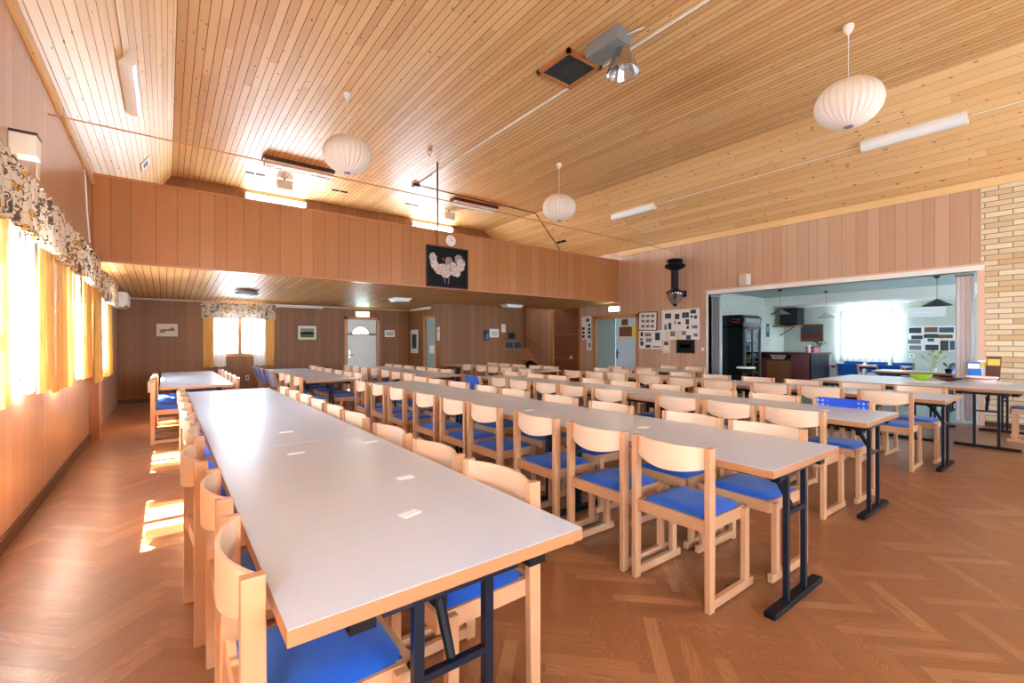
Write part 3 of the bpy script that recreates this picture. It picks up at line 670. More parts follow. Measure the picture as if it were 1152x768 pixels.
# white far door with half-round window
k = MB(); k.box(3.94, 4.74, YF+0.02, YF+0.06, 0.005, 1.55); k.box(3.94, 4.08, YF+.02, YF+.06, 1.5, 1.93); k.box(4.52, 4.74, YF+.02, YF+.06, 1.5, 1.93)
cx, cz, rr = 4.3, 1.5, 0.222
ap = arch_pts(rr)
for (a, b), (c_, d_) in zip(ap, ap[1:]):
    k.prism([(cx+a, cz+b), (cx+c_, cz+d_), (cx+c_, 1.93), (cx+a, 1.93)], lambda x, z: (x, YF+.02, z), lambda x, z: (x, YF+.06, z))
door = k.build('door_1', M['whitedoor']); struct(door, 'white far door with a half round window')
k = MB(); k.prism([(cx+a, cz+b) for a, b in ap], lambda x, z: (x, YF+.036, z), lambda x, z: (x, YF+.044, z)); k.build('pane', M['glass'], door)
k = MB()
for a in (PI/4, PI/2, 3*PI/4): k.tube([(cx+.06*math.cos(a), YF+.04, cz+.06*math.sin(a)), (cx+rr*math.cos(a), YF+.04, cz+rr*math.sin(a))], .007, 6)
k.prism([(cx+a*.3, cz+b*.3) for a, b in ap], lambda x, z: (x, YF+.03, z), lambda x, z: (x, YF+.05, z)); k.build('muntins', M['whitedoor'], door)
k = MB(); k.tube([(3.985, YF+.02, .95), (3.985, YF-.04, .95), (4.09, YF-.045, .95)], .01, 8); k.box(3.97, 4.0, YF+.01, YF+.02, .88, 1.08); k.build('handle', M['chrome'], door)
portal('window_daylight', (cx, YF+.17, 1.6), (-PI/2, 0, 0), .44, .22)
k = MB(); k.box(3.85, 3.93, YF-.02, YF+.1, 0, 2.0); k.box(4.75, 4.83, YF-.02, YF+.1, 0, 2.0); k.box(3.85, 4.83, YF-.02, YF+.1, 1.93, 2.0); k.build('frame', M['doorframe'], door)
# narrow teal door in the return wall
k = MB(); k.box(5.79, 5.83, 10.99, 11.58, .005, 1.95); door = k.build('door_2', M['tealdoor']); struct(door, 'narrow pale teal door in the short side wall')
k = MB(); k.box(5.73, 5.87, 11.58, 11.66, 0, 2.02); k.box(5.73, 5.87, 10.92, 10.99, 0, 2.02); k.box(5.73, 5.87, 10.92, 11.66, 1.95, 2.02); k.build('frame', M['doorframe'], door)
boxo('notice', (5.783, 5.79, 11.05, 11.4, 1.0, 1.22), M['paper'], door)
# blue double doors on the right wall
door = boxo('door_3', (XR+.03, XR+.07, 8.58, 9.29, .005, 1.98), M['tealdoor']); struct(door, 'grey green left leaf of the double doors')
k = MB(); k.box(XR-.02, XR+.1, 9.29, 9.39, 0, 2.08); k.box(XR-.02, XR+.1, 7.76, 7.83, 0, 2.08); k.box(XR-.02, XR+.1, 7.76, 9.39, 1.98, 2.08); k.build('frame', M['doorframe'], door)
door = boxo('door_4', (XR+.03, XR+.07, 7.84, 8.57, .005, 1.98), M['bluedoor']); struct(door, 'pale blue right leaf of the double doors with clippings')
boxo('photograph', (XR+.024, XR+.03, 8.14, 8.36, 1.78, 1.95), M['photo_brown'], door)
boxo('photograph', (XR+.024, XR+.03, 8.0, 8.44, 1.47, 1.74), M['photo_brown'], door)
boxo('clipping', (XR+.022, XR+.024, 8.05, 8.48, 1.4, 1.47), M['cream_paper'], door)
boxo('clipping', (XR+.024, XR+.03, 7.86, 7.99, 1.44, 1.8), M['yellow_paper'], door)
k = MB(); k.tube([(XR+.03, 8.52, 1.0), (XR-.02, 8.52, 1.0), (XR-.02, 8.4, 1.0)], .01, 8); k.box(XR+.02, XR+.03, 8.5, 8.54, .85, 1.1); k.build('handle', M['black'], door)
# flat cupboard panels past the doors
k = MB()
for a, b in ((0.0, .78), (.79, 1.55), (1.56, 2.36)): k.box(XR-.02, XR-.001, 9.98, 11.1, a, b)
o = k.build('trim_8', wood_mat('cupboard_panel', srgb(116, 66, 38), srgb(146, 92, 56), (2, 20, 2), .4)); struct(o, 'dark flat panels beside the stair recess')
struct(boxo('trim_9', (XR-.06, XR-.001, 9.86, 9.96, 0, 2.37), M['doorframe'])); struct(boxo('trim_10', (XR-.09, XR-.001, 11.1, 11.2, 0, 2.33), M['doorframe']))
# stairs and handrail
k = MB()
for i in range(6): k.box(8.55, XR-.01, 11.25+i*.22, 11.25+(i+1)*.22, 0, .18*(i+1))
struct(k.build('trim_11', M['trimwood']), 'wooden stairs rising behind the inner wall')
k = MB(); k.tube([(XR-.07, 11.22, .86), (XR-.07, 12.55, 1.6)], .03, 10)
hr = k.build('handrail', M['doorframe']); tag(hr, 'sloping wooden handrail in the stair recess', 'handrail')
k = MB()
for y in (11.45, 12.2): z = .86+(y-11.22)*.556; k.tube([(XR-.07, y, z), (XR-.002, y, z-.05)], .01, 6)
k.build('bracket', M['metal'], hr)
t = thing('jacket', 'dark jacket lying on the stair ledge behind the tables', 'jacket', (9.35, 11.35, .36))
k = MB(); k.lathe([(.26, 0), (.3, .08), (.26, .2), (.14, .3), (.03, .36)], seg=20, mod=lambda a, z: 1+.14*math.sin(3*a+z*9)); k.build('body', M['black'], t, smooth='all')
k = MB(); k.tube([(-.2, -.1, .18), (-.36, -.16, .06), (-.3, -.3, .03)], [.07, .06, .05], 10); k.build('sleeve', M['black'], t, smooth='all')

# switches / sockets / sensors
def plate(name, label, cat, loc, rz, w=.08, h=.08, m='pale_tile', dot='photo_mid'):
    t = thing(name, label, cat, loc, rz); boxo('plate', (-w/2, w/2, -.012, -.001, -h/2, h/2), M[m], t, .002)
    boxo('rocker', (-w/4, w/4, -.018, -.012, -h/4, h/4), M[dot], t); return t
plate('wall_socket', 'white socket low on the left wall past the pilaster', 'socket', (XL+.001, 9.29, .33), PI/2, .08, .12)
plate('light_switch', 'white light switch between photo board and opening', 'switch', (X1, 5.9, 1.14), RW, .08, .08, 'pale_tile', 'white')
plate('light_switch', 'white switch on the dark panel beside the stairs', 'switch', (XR-.021, 10.32, .83), RW, .1, .1, 'pale_tile', 'pinkred')
plate('wall_socket', 'small white socket below the small far window', 'socket', (1.55, YF1, .45), 0, .08, .12)

# ------------------------------------------------------------------ furniture: tables
def make_table(label, x0, y0, w=0.8, l=1.8, legs=(.06, 1.2), group='folding tables in the long rows', rot=False):
    """top corner at (x0,y0); runs along +Y (or along +X when rot)"""
    t = thing('folding_table', label, 'table', (x0, y0, 0), -PI/2 if rot else 0, group)
    if rot: t.location = (x0, y0+w, 0)
    # local: x across 0..w, y along 0..l   (rot -90: local x -> -Y, local y -> +X)
    k = MB(); k.box(0.004, w-.004, .004, l-.004, TZ-.034, TZ-.0012); k.mi = 1; k.box(0.0005, w-.0005, .0005, l-.0005, TZ-.0012, TZ)
    k.build('tabletop', [M['edge'], M['laminate']], t)
    k = MB()
    k.box(0, w, 0, .004, TZ-.036, TZ-.0012); k.box(0, w, l-.004, l, TZ-.036, TZ-.0012); k.box(0, .004, .004, l-.004, TZ-.036, TZ-.0012); k.box(w-.004, w, .004, l-.004, TZ-.036, TZ-.0012)
    k.build('edge_band', M['edge'], t)
    k = MB()
    for x in (.13, w-.19): k.box(x, x+.06, .025, l-.025, TZ-.076, TZ-.035)
    k.box(.19, w-.19, .3, .33, TZ-.06, TZ-.035); k.box(.19, w-.19, l-.33, l-.3, TZ-.06, TZ-.035)
    k.build('frame_rail', M['black'], t)
    for i, yl in enumerate(legs):
        k = MB(); c = w/2; wide = yl < .1; sp, hx, fr = (.105, .0135, .29) if wide else (.024, .013, .26)
        for s in (-1, 1): k.box(c+s*sp-hx, c+s*sp+hx, yl-.012, yl+.012, .03, TZ-.05)
        k.box(c-.2, c+.2, yl-.02, yl+.02, TZ-.075, TZ-.045); k.box(c-sp, c+sp, yl-.01, yl+.01, .445, .465)
        lg = k.build('leg', M['metal'], t)
        boxo('foot', (c-fr, c+fr, yl-.026, yl+.026, .003, .032), M['black'], lg, .004)
        d = 1 if yl < l/2 else -1
        if wide: k = MB(); k.tube([(c, yl+.01, .45), (c, yl+.09, .6), (c, yl+.2, TZ-.05)], [.013, .017, .013], 8); k.box(c-.018, c+.018, yl+.07, yl+.11, .57, .62)
        else: k = MB(); k.tube([(c, yl+d*.01, .5), (c, yl+d*.16, .6), (c, yl+d*.36, TZ-.05)], [.011, .014, .011], 8); k.box(c-.015, c+.015, yl+d*.13, yl+d*.18, .57, .62)
        k.build('brace', M['black'], lg)
    return t

# ------------------------------------------------------------------ furniture: chairs
def rbox(x0, x1, y0, y1, z0, z1, bev):
    k = MB(); k.box(x0, x1, y0, y1, z0, z1); return k, bev
def make_chair(kind):
    t = thing('dining_chair', 'x', 'chair')
    wood = M['chair']; hw = .215; tilt = kind in ('upholstered', 'grey')
    seatm = {'plain': 'blue', 'upholstered': 'blue', 'grey': 'navy', 'pattern': 'blue', 'navy': 'navy'}[kind]
    # seat cushion
    k = MB(); nx, ny = 8, 8; V = [[None]*(ny+1) for _ in range(nx+1)]
    for i in range(nx+1):
        for j in range(ny+1):
            a, b = i/nx, j/ny; x = .03+.385*a; y = -.198+.396*b
            edge = min(a, 1-a, b, 1-b)*8; z = .433+.022*min(1, edge)**.6+.004*math.sin(PI*b)
            if a > .8: z -= .012*((a-.8)/.2)**2
            V[i][j] = k.bm.verts.new((x, y, z))
    for i in range(nx):
        for j in range(ny): k.bm.faces.new((V[i][j], V[i+1][j], V[i+1][j+1], V[i][j+1]))
    k.box(.03, .415, -.198, .198, .42, .434)
    k.build('seat', M[seatm], t, smooth='all')
    k = MB()
    k.box(.02, .41, -hw+.012, -hw+.034, .375, .436); k.box(.02, .41, hw-.034, hw-.012, .375, .436)
    k.box(.012, .034, -hw, hw, .375, .436); k.box(.392, .416, -hw+.012, hw-.012, .375, .436)
    k.box(.03, .395, -hw+.03, hw-.03, .41, .42); k.build('seat_frame', wood, t)
    for s in (-1, 1):
        k = MB(); y = s*hw
        lean = .10 if tilt else 0.0
        prof = [(0.0, 0), (.045, 0), (.052, .44), (.05-lean, .79), (-lean, .79), (0.0, .44)]
        k.prism(prof, lambda a, b: (a, y-.015, b), lambda a, b: (a, y+.015, b)); k.build('leg', wood, t, bevel=.003)
        k = MB(); k.box(.35, .392, y-.015, y+.015, .05, .43); k.build('leg', wood, t, bevel=.003)
        k = MB(); k.box(.03, .435, y-.013, y+.013, .012, .055); k.build('runner', wood, t, bevel=.002)
    # back
    def sheet(z0f, z1, x0, bow, th, hw2, n=14, slope=0, m=8):
        k = MB(); F = []; B = []
        for i in range(n+1):
            s = -1+2*i/n; y = s*hw2; bx = x0-bow*(1-s*s); zb = z0f(s); fr = []; br = []
            for r in range(m+1):
                z = zb+(z1-zb)*r/m; xx = bx-slope*(z-.44)
                fr.append(k.bm.verts.new((xx+th/2, y, z))); br.append(k.bm.verts.new((xx-th/2, y, z)))
            F.append(fr); B.append(br)
        for i in range(n):
            for r in range(m):
                k.bm.faces.new((F[i][r], F[i+1][r], F[i+1][r+1], F[i][r+1])); k.bm.faces.new((B[i][r], B[i][r+1], B[i+1][r+1], B[i+1][r]))
            k.bm.faces.new((F[i][m], F[i+1][m], B[i+1][m], B[i][m])); k.bm.faces.new((F[i][0], B[i][0], B[i+1][0], F[i+1][0]))
        for i in (0, n):
            for r in range(m): k.bm.faces.new((F[i][r], F[i][r+1], B[i][r+1], B[i][r]))
        return k
    if kind == 'plain' or kind == 'pattern' or kind == 'navy':
        bk = sheet(lambda s: .685-.035*(1-s*s), .786, .032, .055 if kind != 'pattern' else .02, .012, hw-.012).build('backrest', M['chairback'], t, smooth=True)
        if kind == 'pattern':
            pm = N('dotted_blue'); tcn = pm.n('ShaderNodeTexCoord'); vo = pm.n('ShaderNodeTexVoronoi'); vo.inputs['Scale'].default_value = 26; vo.inputs['Randomness'].default_value = 0.15
            pm.l(tcn.outputs['Object'], vo.inputs['Vector'])
            mm = pm.set(pm.mix(pm.math('LESS_THAN', vo.outputs['Distance'], .3), srgb(34, 80, 200), srgb(150, 180, 235)), .8)
            sheet(lambda s: .65, .798, .03, .02, .03, hw-.022).build('back_cover', mm, t, smooth=True)
    else:
        sheet(lambda s: .50, .785, .03, .02, .035, hw-.016, slope=.10/.35).build('backrest', M['blue'] if kind == 'upholstered' else M['greyblue'], t, smooth=True)
    return t
PROTO = {}
def put_chair(kind, x, y, rz, label, group):
    if kind not in PROTO: t = PROTO[kind] = make_chair(kind)
    else: t = copy_tree(PROTO[kind])
    t.location = (x, y, 0); t.rotation_euler = (0, 0, rz); t['label'] = label; t['group'] = group
    return t

# rows: (name, x of table left edge, near end y, left chair xs, right chair back xs, left centres, right centres)
TW = .8
ROWS = [
 ('nearest table row by the windows', 'the nearest table row', .19, .985, .83, .125, 1.09,
  [1.355, 1.97, 2.58, 3.2, 3.74, 4.3, 4.92, 5.46, 6.0], [1.5, 2.02, 2.6, 3.28, 3.78, 4.2, 4.7, 5.2, 5.65]),
 ('second table row', 'the second table row', 2.14, .905, TW, 2.06, 3.02,
  [1.385, 1.9, 2.47, 3.12, 3.62, 4.2, 4.92, 5.47, 6.05], [1.31, 1.82, 2.56, 3.2, 3.92, 4.43, 5.1, 5.67, 6.17]),
 ('third table row', 'the third table row', 3.94, 1.045, TW, 3.84, 4.82,
  [1.5, 2.0, 2.49, 3.35, 3.92, 4.36, 4.93, 5.43, 6.0], [1.445, 2.02, 2.63, 3.25, 3.87, 4.4, 5.15, 5.68, 6.33]),
 ('fourth table row', 'the fourth table row', 6.05, .98, TW, 5.93, 6.95,
  [1.43, 2.01, 2.56, 3.22, 3.77, 4.33, 5.0, 5.43, 5.98], [1.34, 1.89, 2.55, 3.15, 3.79, 4.39, 5.08, 5.66, 6.14]),
]
# rear groups: (phrase, table x, near y, n tables, left back x, right back x, left centres, right centres)
REAR = [
 ('rear row by the left wall', -.07, 7.3, 2, -.165, .82, [7.55, 8.1, 8.65, 9.3], [7.75, 8.3, 8.85, 9.5, 10.1]),
 ('gallery row behind the nearest row', 1.64, 7.22, 2, 1.55, 2.54, [7.06+.38, 7.98, 8.55, 9.15, 9.7, 10.3, 10.75], [7.5, 8.03, 8.55, 9.2, 9.85, 10.4, 10.85]),
 ('gallery row before the white door', 3.36, 6.95, 2, 3.22, 4.25, [7.15, 7.66, 8.18, 8.72, 9.28, 9.8, 10.4], [7.62, 8.14, 8.7, 9.33, 9.88, 10.4]),
 ('rear row before the inner wall', 5.65, 6.82, 2, 5.555, 6.56, [6.92, 7.56, 8.02, 8.44, 9.1], [7.24, 7.7, 8.34, 8.9, 9.42]),
 ('rear row by the photo boards', 7.85, 5.02, 1, 7.72, 8.78, [5.75, 6.5], [5.25, 5.85]),
]
def clear_leg(l, y0, cl, lo, hi, pref):
    best = None
    for i in range(300):
        y = lo+(hi-lo)*i/299; g = 9
        for c in cl:
            dlt = abs(y0+y-c); g = min(g, .162-dlt if dlt < .2 else dlt-.262)
        sc = min(g, 0)*10-abs(y-pref)*.05
        if best is None or sc > best[0]: best = (sc, y)
    return best[1]
def spread(cs, gap=.48):
    cs = sorted(cs)
    for _ in range(200):
        for i in range(len(cs)-1):
            d = cs[i+1]-cs[i]
            if d < gap: cs[i] -= (gap-d)/2; cs[i+1] += (gap-d)/2
    return cs
nth = ORD
for ri, (nm, ph, tx, ty, tw, lx, rx, lc, rc) in enumerate(ROWS):
    lc, rc = spread(lc), spread(rc)
    for j in range(3):
        y0 = ty+1.802*j
        far = clear_leg(1.8, y0, lc+rc, .95, 1.72, 1.6)
        near = .065 if j == 0 else clear_leg(1.8, y0, lc+rc, .1, .7, .12)
        make_table('grey-topped folding table, %s from near end of %s' % (nth[j], ph), tx, y0, tw, 1.8, (near, far))
    for side, xs, cs, rz in (('window', lx, lc, 0), ('brick wall', rx, rc, PI)):
        for j, c in enumerate(cs):
            kind = 'plain'
            if ri == 2 and side == 'window' and j == 8: kind = 'upholstered'
            if ri == 2 and side != 'window' and j == 0: kind = 'pattern'
            desc = {'plain': 'pale wooden chair', 'upholstered': 'blue padded-back chair', 'pattern': 'dotted blue-backed chair'}[kind]
            dx = R.uniform(-.012, .012); yaw = R.uniform(-.03, .03)
            if ri == 0 and side == 'window': dx = {0: 0, 1: 0, 2: -.045}.get(j, -.01); yaw = {2: .06}.get(j, 0)
            if ri == 1 and side == 'window' and j < 3: dx = 0; yaw = 0
            put_chair(kind, xs+dx, c, rz+yaw, '%s, %s from near end, %s side of %s' % (desc, nth[j], side, ph.replace('the ', '')), 'dining chairs along the long table rows')
for gi, (ph, tx, ty, n, lx, rx, lc, rc) in enumerate(REAR):
    lc, rc = spread(lc), spread(rc)
    for j in range(n):
        y0 = ty+1.802*j
        make_table('grey folding table, %s in %s' % (nth[j]+' from near end', ph) if n > 1 else 'grey folding table in '+ph, tx, y0, TW, 1.8,
                   (clear_leg(1.8, y0, lc+rc, .1, .7, .1), clear_leg(1.8, y0, lc+rc, 1.1, 1.74, 1.7)), 'folding tables at the rear')
    for side, xs, cs, rz in (('left', lx, lc, 0), ('right', rx, rc, PI)):
        for j, c in enumerate(cs):
            kind = 'plain'
            if gi == 1 and side == 'left' and j >= 3: kind = 'grey' if j == 3 else 'upholstered'
            if gi == 1 and side == 'right' and j == 6: kind = 'upholstered'
            desc = {'plain': 'pale wooden chair', 'upholstered': 'blue padded-back chair', 'grey': 'grey-blue padded-back chair'}[kind]
            put_chair(kind, xs+R.uniform(-.012, .012), c, rz+R.uniform(-.02, .02), '%s, %s on the %s side of %s' % (desc, nth[j], side, ph), 'dining chairs at the rear tables')
# tables along the brick wall (run across the room)
RT = 'white topped folding table before the wide opening, '
make_table(RT+'farthest of the three side by side', 7.92, 2.07, .73, 1.8, (.07, 1.68), 'tables side by side before the opening', True)
make_table(RT+'middle one with the lime bowl', 7.92, 1.335, .73, 1.8, (.07, 1.68), 'tables side by side before the opening', True)
make_table('folding table against the yellow brick, carrying plates and brochures', 7.96, .53, .8, 1.8, (.07, 1.66), 'tables side by side before the opening', True)
put_chair('navy', 8.98, .40, PI/2+.03, 'pale chair with navy seat under the brick wall table', 'chairs at the side tables')

# white cards lying on tables
for i, (x, y, w, h, lab) in enumerate([(.644, 1.41, .09, .05, 'closest card on the nearest table'), (.80, 1.80, .09, .05, 'second card on the nearest table'), (.529, 2.53, .1, .05, 'third card on the nearest table, left of centre'),
        (.605, 3.17, .1, .05, 'fourth card on the nearest table, left of centre'), (.93, 2.56, .1, .05, 'card near right edge of the nearest table'),
        (2.42, 2.95, .1, .06, 'card on the second table row beside the seam'), (2.62, 5.35, .1, .06, 'card near the far end of the second table row'),
        (2.55, 1.9, .1, .06, 'card on the nearest table of the second row'), (4.4, 1.45, .1, .06, 'card near the front end of the third table row'), (4.2, 3.3, .1, .06, 'card halfway along the third table row')]):
    k = MB(); k.box(-w*.38, w*.38, -h*.38, h*.38, .0005, .0025)
    o = k.build('place_card', M['card']); o.location = (x, y, TZ+.0005); o.rotation_euler = (0, 0, R.uniform(-.3, .3))
    tag(o, 'small white '+lab, 'card', 'white cards on the tables')

# things on the side tables
k = MB(); k.lathe([(.05, 0), (.06, .008), (.11, .05), (.135, .085), (.13, .085), (.1, .05), (.05, .014), (.02, .012)], seg=32, caps=False)
o = k.build('bowl', M['lime'], smooth=True); o.location = (8.98, 1.72, TZ); tag(o, 'lime green plastic bowl on the middle side table', 'bowl')
k = MB(); k.lathe([(.05, 0), (.07, .008), (.15, .035), (.17, .045), (.165, .05), (.12, .03), (.04, .012)], seg=32, caps=False)
o = k.build('bowl', M['maroon'], smooth=True); o.location = (8.98, 1.42, TZ); tag(o, 'low maroon dish beside the lime bowl', 'bowl')
k = MB(); k.box(-.33, .33, -.23, .23, 0, .008); o = k.build('serving_tray', M['card']); o.location = (8.95, 1.68, TZ+.0005); tag(o, 'flat white sheet under the lime bowl', 'tray')
for b in (o,): b.location.z = TZ+.0003
for nme in ('bowl', 'bowl.001'):
    if nme in D.objects: D.objects[nme].location.z = TZ+.0087
k = MB(); k.lathe([(.08, 0), (.13, .01), (.17, .05), (.178, .075), (.17, .075), (.12, .02), (.06, .012)], seg=32, caps=False)
o = k.build('bowl', [M['white']], smooth=True); o.location = (9.28, 1.13, TZ+.0075); tag(o, 'white serving bowl with pink band on the brick side table', 'bowl')
k = MB(); k.lathe([(.156, .034), (.166, .046), (.1745, .062), (.176, .062), (.168, .044), (.158, .034)], seg=32, caps=False); k.build('band', M['pinkred'], o, smooth=True)
k = MB(); k.box(-.24, .24, -.2, .2, 0, .006); o = k.build('paper_sheet', M['paper']); o.location = (9.3, 1.04, TZ+.0006); tag(o, 'white paper under the pink banded bowl', 'paper')
# brochures leaning in a stand
t = thing('brochure_stand', 'clear stand of leaning brochures against the brick corner', 'stand', (9.62, 1.14, TZ+.001))
k = MB(); k.box(-.02, .16, -.16, .16, 0, .012); k.build('base', M['white'], t)
def brochure(label, x, y, z, w, h, m, rz, lean):
    k = MB(); k.box(-.006, .006, -w/2, w/2, 0, h); k.mi = 1; k.box(-.0075, -.006, -w/2+.01, w/2-.01, h*.62, h*.9)
    o = k.build('brochure', [M[m], M['yellow_paper'] if m != 'bro_blue' else M['paper']]); o.location = (x, y, z); o.rotation_euler = (0, lean, rz); tag(o, label, 'brochure', 'brochures in the stand'); return o
brochure('blue brochure leaning by the folding door', 9.63, 1.235, TZ+.014, .15, .27, 'bro_blue', .35, .28)
brochure('brown brochure leaning against the brick corner', 9.66, 1.06, TZ+.014, .15, .36, 'bro_brown', -.1, .3)
brochure('pale brochure between the blue and brown ones', 9.69, 1.15, TZ+.014, .13, .3, 'paper', .1, .26)

# ------------------------------------------------------------------ ceiling lamps and fittings
def pendant(label, x, y):
    t = thing('pendant_lamp', label, 'lamp', (x, y, ZC), 0, 'pleated globe pendant lamps')
    k = MB(); k.lathe([(.055, -.001), (.055, -.03), (.045, -.06), (.02, -.09), (.008, -.11)], seg=20); k.build('canopy', M['white'], t, smooth=True)
    k = MB(); k.tube([(0, 0, -.1), (0, 0, -.66)], .005, 6); k.build('cord', M['white'], t)
    zc, r, hh = -.91, .335, .275; pr = []
    for i in range(23):
        a = -PI/2+.16+(PI-.4)*i/22; pr.append((max(.03, r*math.cos(a)), zc+hh*math.sin(a)))
    def mod(tt, z): return 1.02-.07*abs(math.sin(tt*14))*(1 if abs(z-zc) < .27 else .5)
    k = MB(); k.lathe(pr, seg=168, mod=mod, caps=False); k.build('shade', M['shade'], t, smooth='all')
    k = MB(); k.lathe([(.035, -.66), (.045, -.68), (.04, -.86), (.02, -.9)], seg=16); k.lathe([(.04, zc-hh-.004), (.05, zc-hh+.004)], seg=16); k.build('lamp_holder', M['grey'], t)
    return t
pendant('white pleated globe pendant lamp at left near the gallery', 2.14, 6.87)
pendant('white pleated globe pendant lamp in the middle near the gallery', 6.48, 6.92)
pendant('large white pleated globe pendant lamp at upper right', 6.35, 1.86)

def fluorescent(label, loc, rot, L=1.25, w=.2, lit=False, group='long fluorescent ceiling lights', shape='wrap'):
    """local x along the lamp, mounted face at z=0, hangs to -z"""
    t = thing('ceiling_light', label, 'lamp', loc, 0, group); t.rotation_euler = rot
    boxo('housing', (-L/2, L/2, -w/2, w/2, -.025, -.002), M['white'], t)
    if shape == 'wrap':
        k = MB(); pts = [(w/2*math.cos(PI+PI*i/10), .095*math.sin(PI+PI*i/10)) for i in range(11)]
        k.prism(pts, lambda a, b: (-L/2+.012, a*.96, b-.02), lambda a, b: (L/2-.012, a*.96, b-.02)); k.build('diffuser', M['tube_lit'] if lit else M['diffuser'], t, smooth=True)
        k = MB()
        for s in (-1, 1): k = MB(); k.prism([(a*1.03, b*1.03) for a, b in pts], lambda a, b: (s*L/2-.012, a, b-.018), lambda a, b: (s*L/2+.012, a, b-.018)); k.build('end_cap', M['white'], t)
    else:
        k = MB()
        for i in range(26): x = -L/2+.03+i*(L-.06)/25; k.box(x-.004, x+.004, -w/2+.015, w/2-.015, -.075, -.026)
        k.box(-L/2, L/2, -w/2, -w/2+.012, -.08, -.02); k.box(-L/2, L/2, w/2-.012, w/2, -.08, -.02); k.build('louvre', M['white'], t)
        k = MB(); k.tube([(-L/2+.04, 0, -.05), (L/2-.04, 0, -.05)], .018, 10); k.build('tube', M['tube_lit'] if lit else M['diffuser'], t)
    return t
aL = math.atan2(ZC-3.55, .91+.02); aR = math.atan2(3.83-ZC, XR+.04-8.4)
def on_slope_left(y, x): return (x, y, 3.55+(x-XL+.02)*math.tan(aL)-.004)
def on_slope_right(y, x): return (x, y, ZC+(x-8.4)*math.tan(aR)-.004)
from mathutils import Euler
def slope_rot(a):  # local x -> world Y, local z -> plane normal (up)
    m = Matrix(((0, math.cos(a), -math.sin(a)), (1, 0, 0), (0, math.sin(a), math.cos(a)))).transposed()
    zx = Vector((-math.sin(a), 0, math.cos(a))); xx = Vector((0, 1, 0)); yy = zx.cross(xx)
    return Matrix((xx, yy, zx)).transposed().to_euler()
fluorescent('white fluorescent light on the steep left ceiling slope', on_slope_left(6.9, -.36), slope_rot(aL), 1.3, .17)
fluorescent('white fluorescent light on right slope, nearest the brick', on_slope_right(1.86, 9.12), slope_rot(aR), 1.22, .2)
fluorescent('white fluorescent light on right slope, near the gallery', on_slope_right(7.1, 9.14), slope_rot(aR), 1.25, .17)
for x, lab in ((2.2, 'left'), (6.5, 'right')):
    o = boxo('light_box', (x-.68, x+.68, 10.08, 10.32, ZC-.08, ZC-.001), M['darkbase']); tag(o, 'dark recessed box above the %s louvred light over the gallery' % lab, 'lamp')
    fluorescent('louvred fluorescent light over the gallery, '+lab+' one', (x, 10.2, ZC-.081), (0, 0, 0), 1.3, .24, False, 'louvred gallery lights', 'louvre')
    fluorescent('lit white tube light high on the gallery rear wall, %s one' % lab, (x-.02, YF-.003, 4.83), (-PI/2, 0, 0), 1.35, .14, True, 'lit gallery tubes')
# lights under the gallery
def slim(label, loc, rz, L): 
    t = thing('tube_light', label, 'lamp', loc, rz, 'slim tubes along the gallery ceiling edge')
    boxo('housing', (-L/2, L/2, -.05, -.002, -.035, .03), M['white'], t, .004)
    k = MB(); k.tube([(-L/2+.03, -.055, -.005), (L/2-.03, -.055, -.005)], .014, 8); k.build('tube', M['offwhite'], t); return t
slim('long white tube light right of the small far window', (2.7, YF-.031, 2.215), 0, 1.15)
slim('white tube light above the narrow side wall', (5.748, 11.85, 2.25), RW, 1.3)
def round_lamp(label, x, y, w, d, m='offwhite'):
    z = SZ(y)-.004; t = thing('ceiling_lamp', label, 'lamp', (x, y, z), 0)
    boxo('base', (-w/2, w/2, -d/2, d/2, -.03, 0), M['white'], t, .006)
    k = MB(); k.prism([(-w/2+.02, -.03), (w/2-.02, -.03), (w/2-.07, -.085), (-w/2+.07, -.085)], lambda a, b: (a, -d/2+.02, b), lambda a, b: (a, d/2-.02, b)); k.build('diffuser', M[m], t); return t
round_lamp('white square lamp on the low ceiling before the far door', 4.45, 10.3, .42, .42, 'diffuser')
round_lamp('white shallow lamp on the low ceiling above the stairs end', 7.75, 10.2, .6, .3, 'diffuser')
t = thing('ceiling_lamp', 'small grey round lamp on the low ceiling near far window', 'lamp', (1.3, 10.6, SZ(10.6)-.003))
k = MB(); k.lathe([(.1, 0), (.1, -.02), (.22, -.03), (.2, -.07), (.1, -.1), (.02, -.11)], seg=24); k.build('shade', M['grey'], t, smooth=True)
k = MB(); k.box(-.16, .02, -.05, .05, -.05, 0); k.build('base', M['chrome'], t)

# white conduits
k = MB(); k.box(4.64, 4.665, YK, 9.0, ZC-.02, ZC-.001); o = k.build('cable_conduit', M['white']); tag(o, 'long white conduit along the flat ceiling', 'conduit')
k = MB(); k.tube([(4.65, 9.0, ZC-.01), (4.65, 9.85, ZC-.01)], .008, 6); k.tube([(4.65, 9.86, ZC-.012), (8.38, 9.95, ZC-.012), (9.6, 10.3, ZC-.012+(9.6-8.4)*math.tan(aR)), (10.1, 10.5, ZC-.015+(10.1-8.4)*math.tan(aR))], .009, 6)
o = k.build('ceiling_cable', M['black']); tag(o, 'thin black cable crossing the ceiling over the gallery', 'cable')
boxo('junction_box', (4.58, 4.72, 9.78, 9.92, ZC-.07, ZC-.001), M['darkgrey'], o)
pts = [on_slope_right(y, 9.12) for y in (YK, 0, 1.2)]; k = MB(); k.tube([(p[0], p[1], p[2]-.008) for p in pts], .008, 6)
pts = [on_slope_right(y, 9.13) for y in (2.5, 5, 6.45)]; k.tube([(p[0], p[1], p[2]-.008) for p in pts], .008, 6)
o = k.build('cable_conduit', M['white']); tag(o, 'thin white conduit along the right ceiling slope', 'conduit')
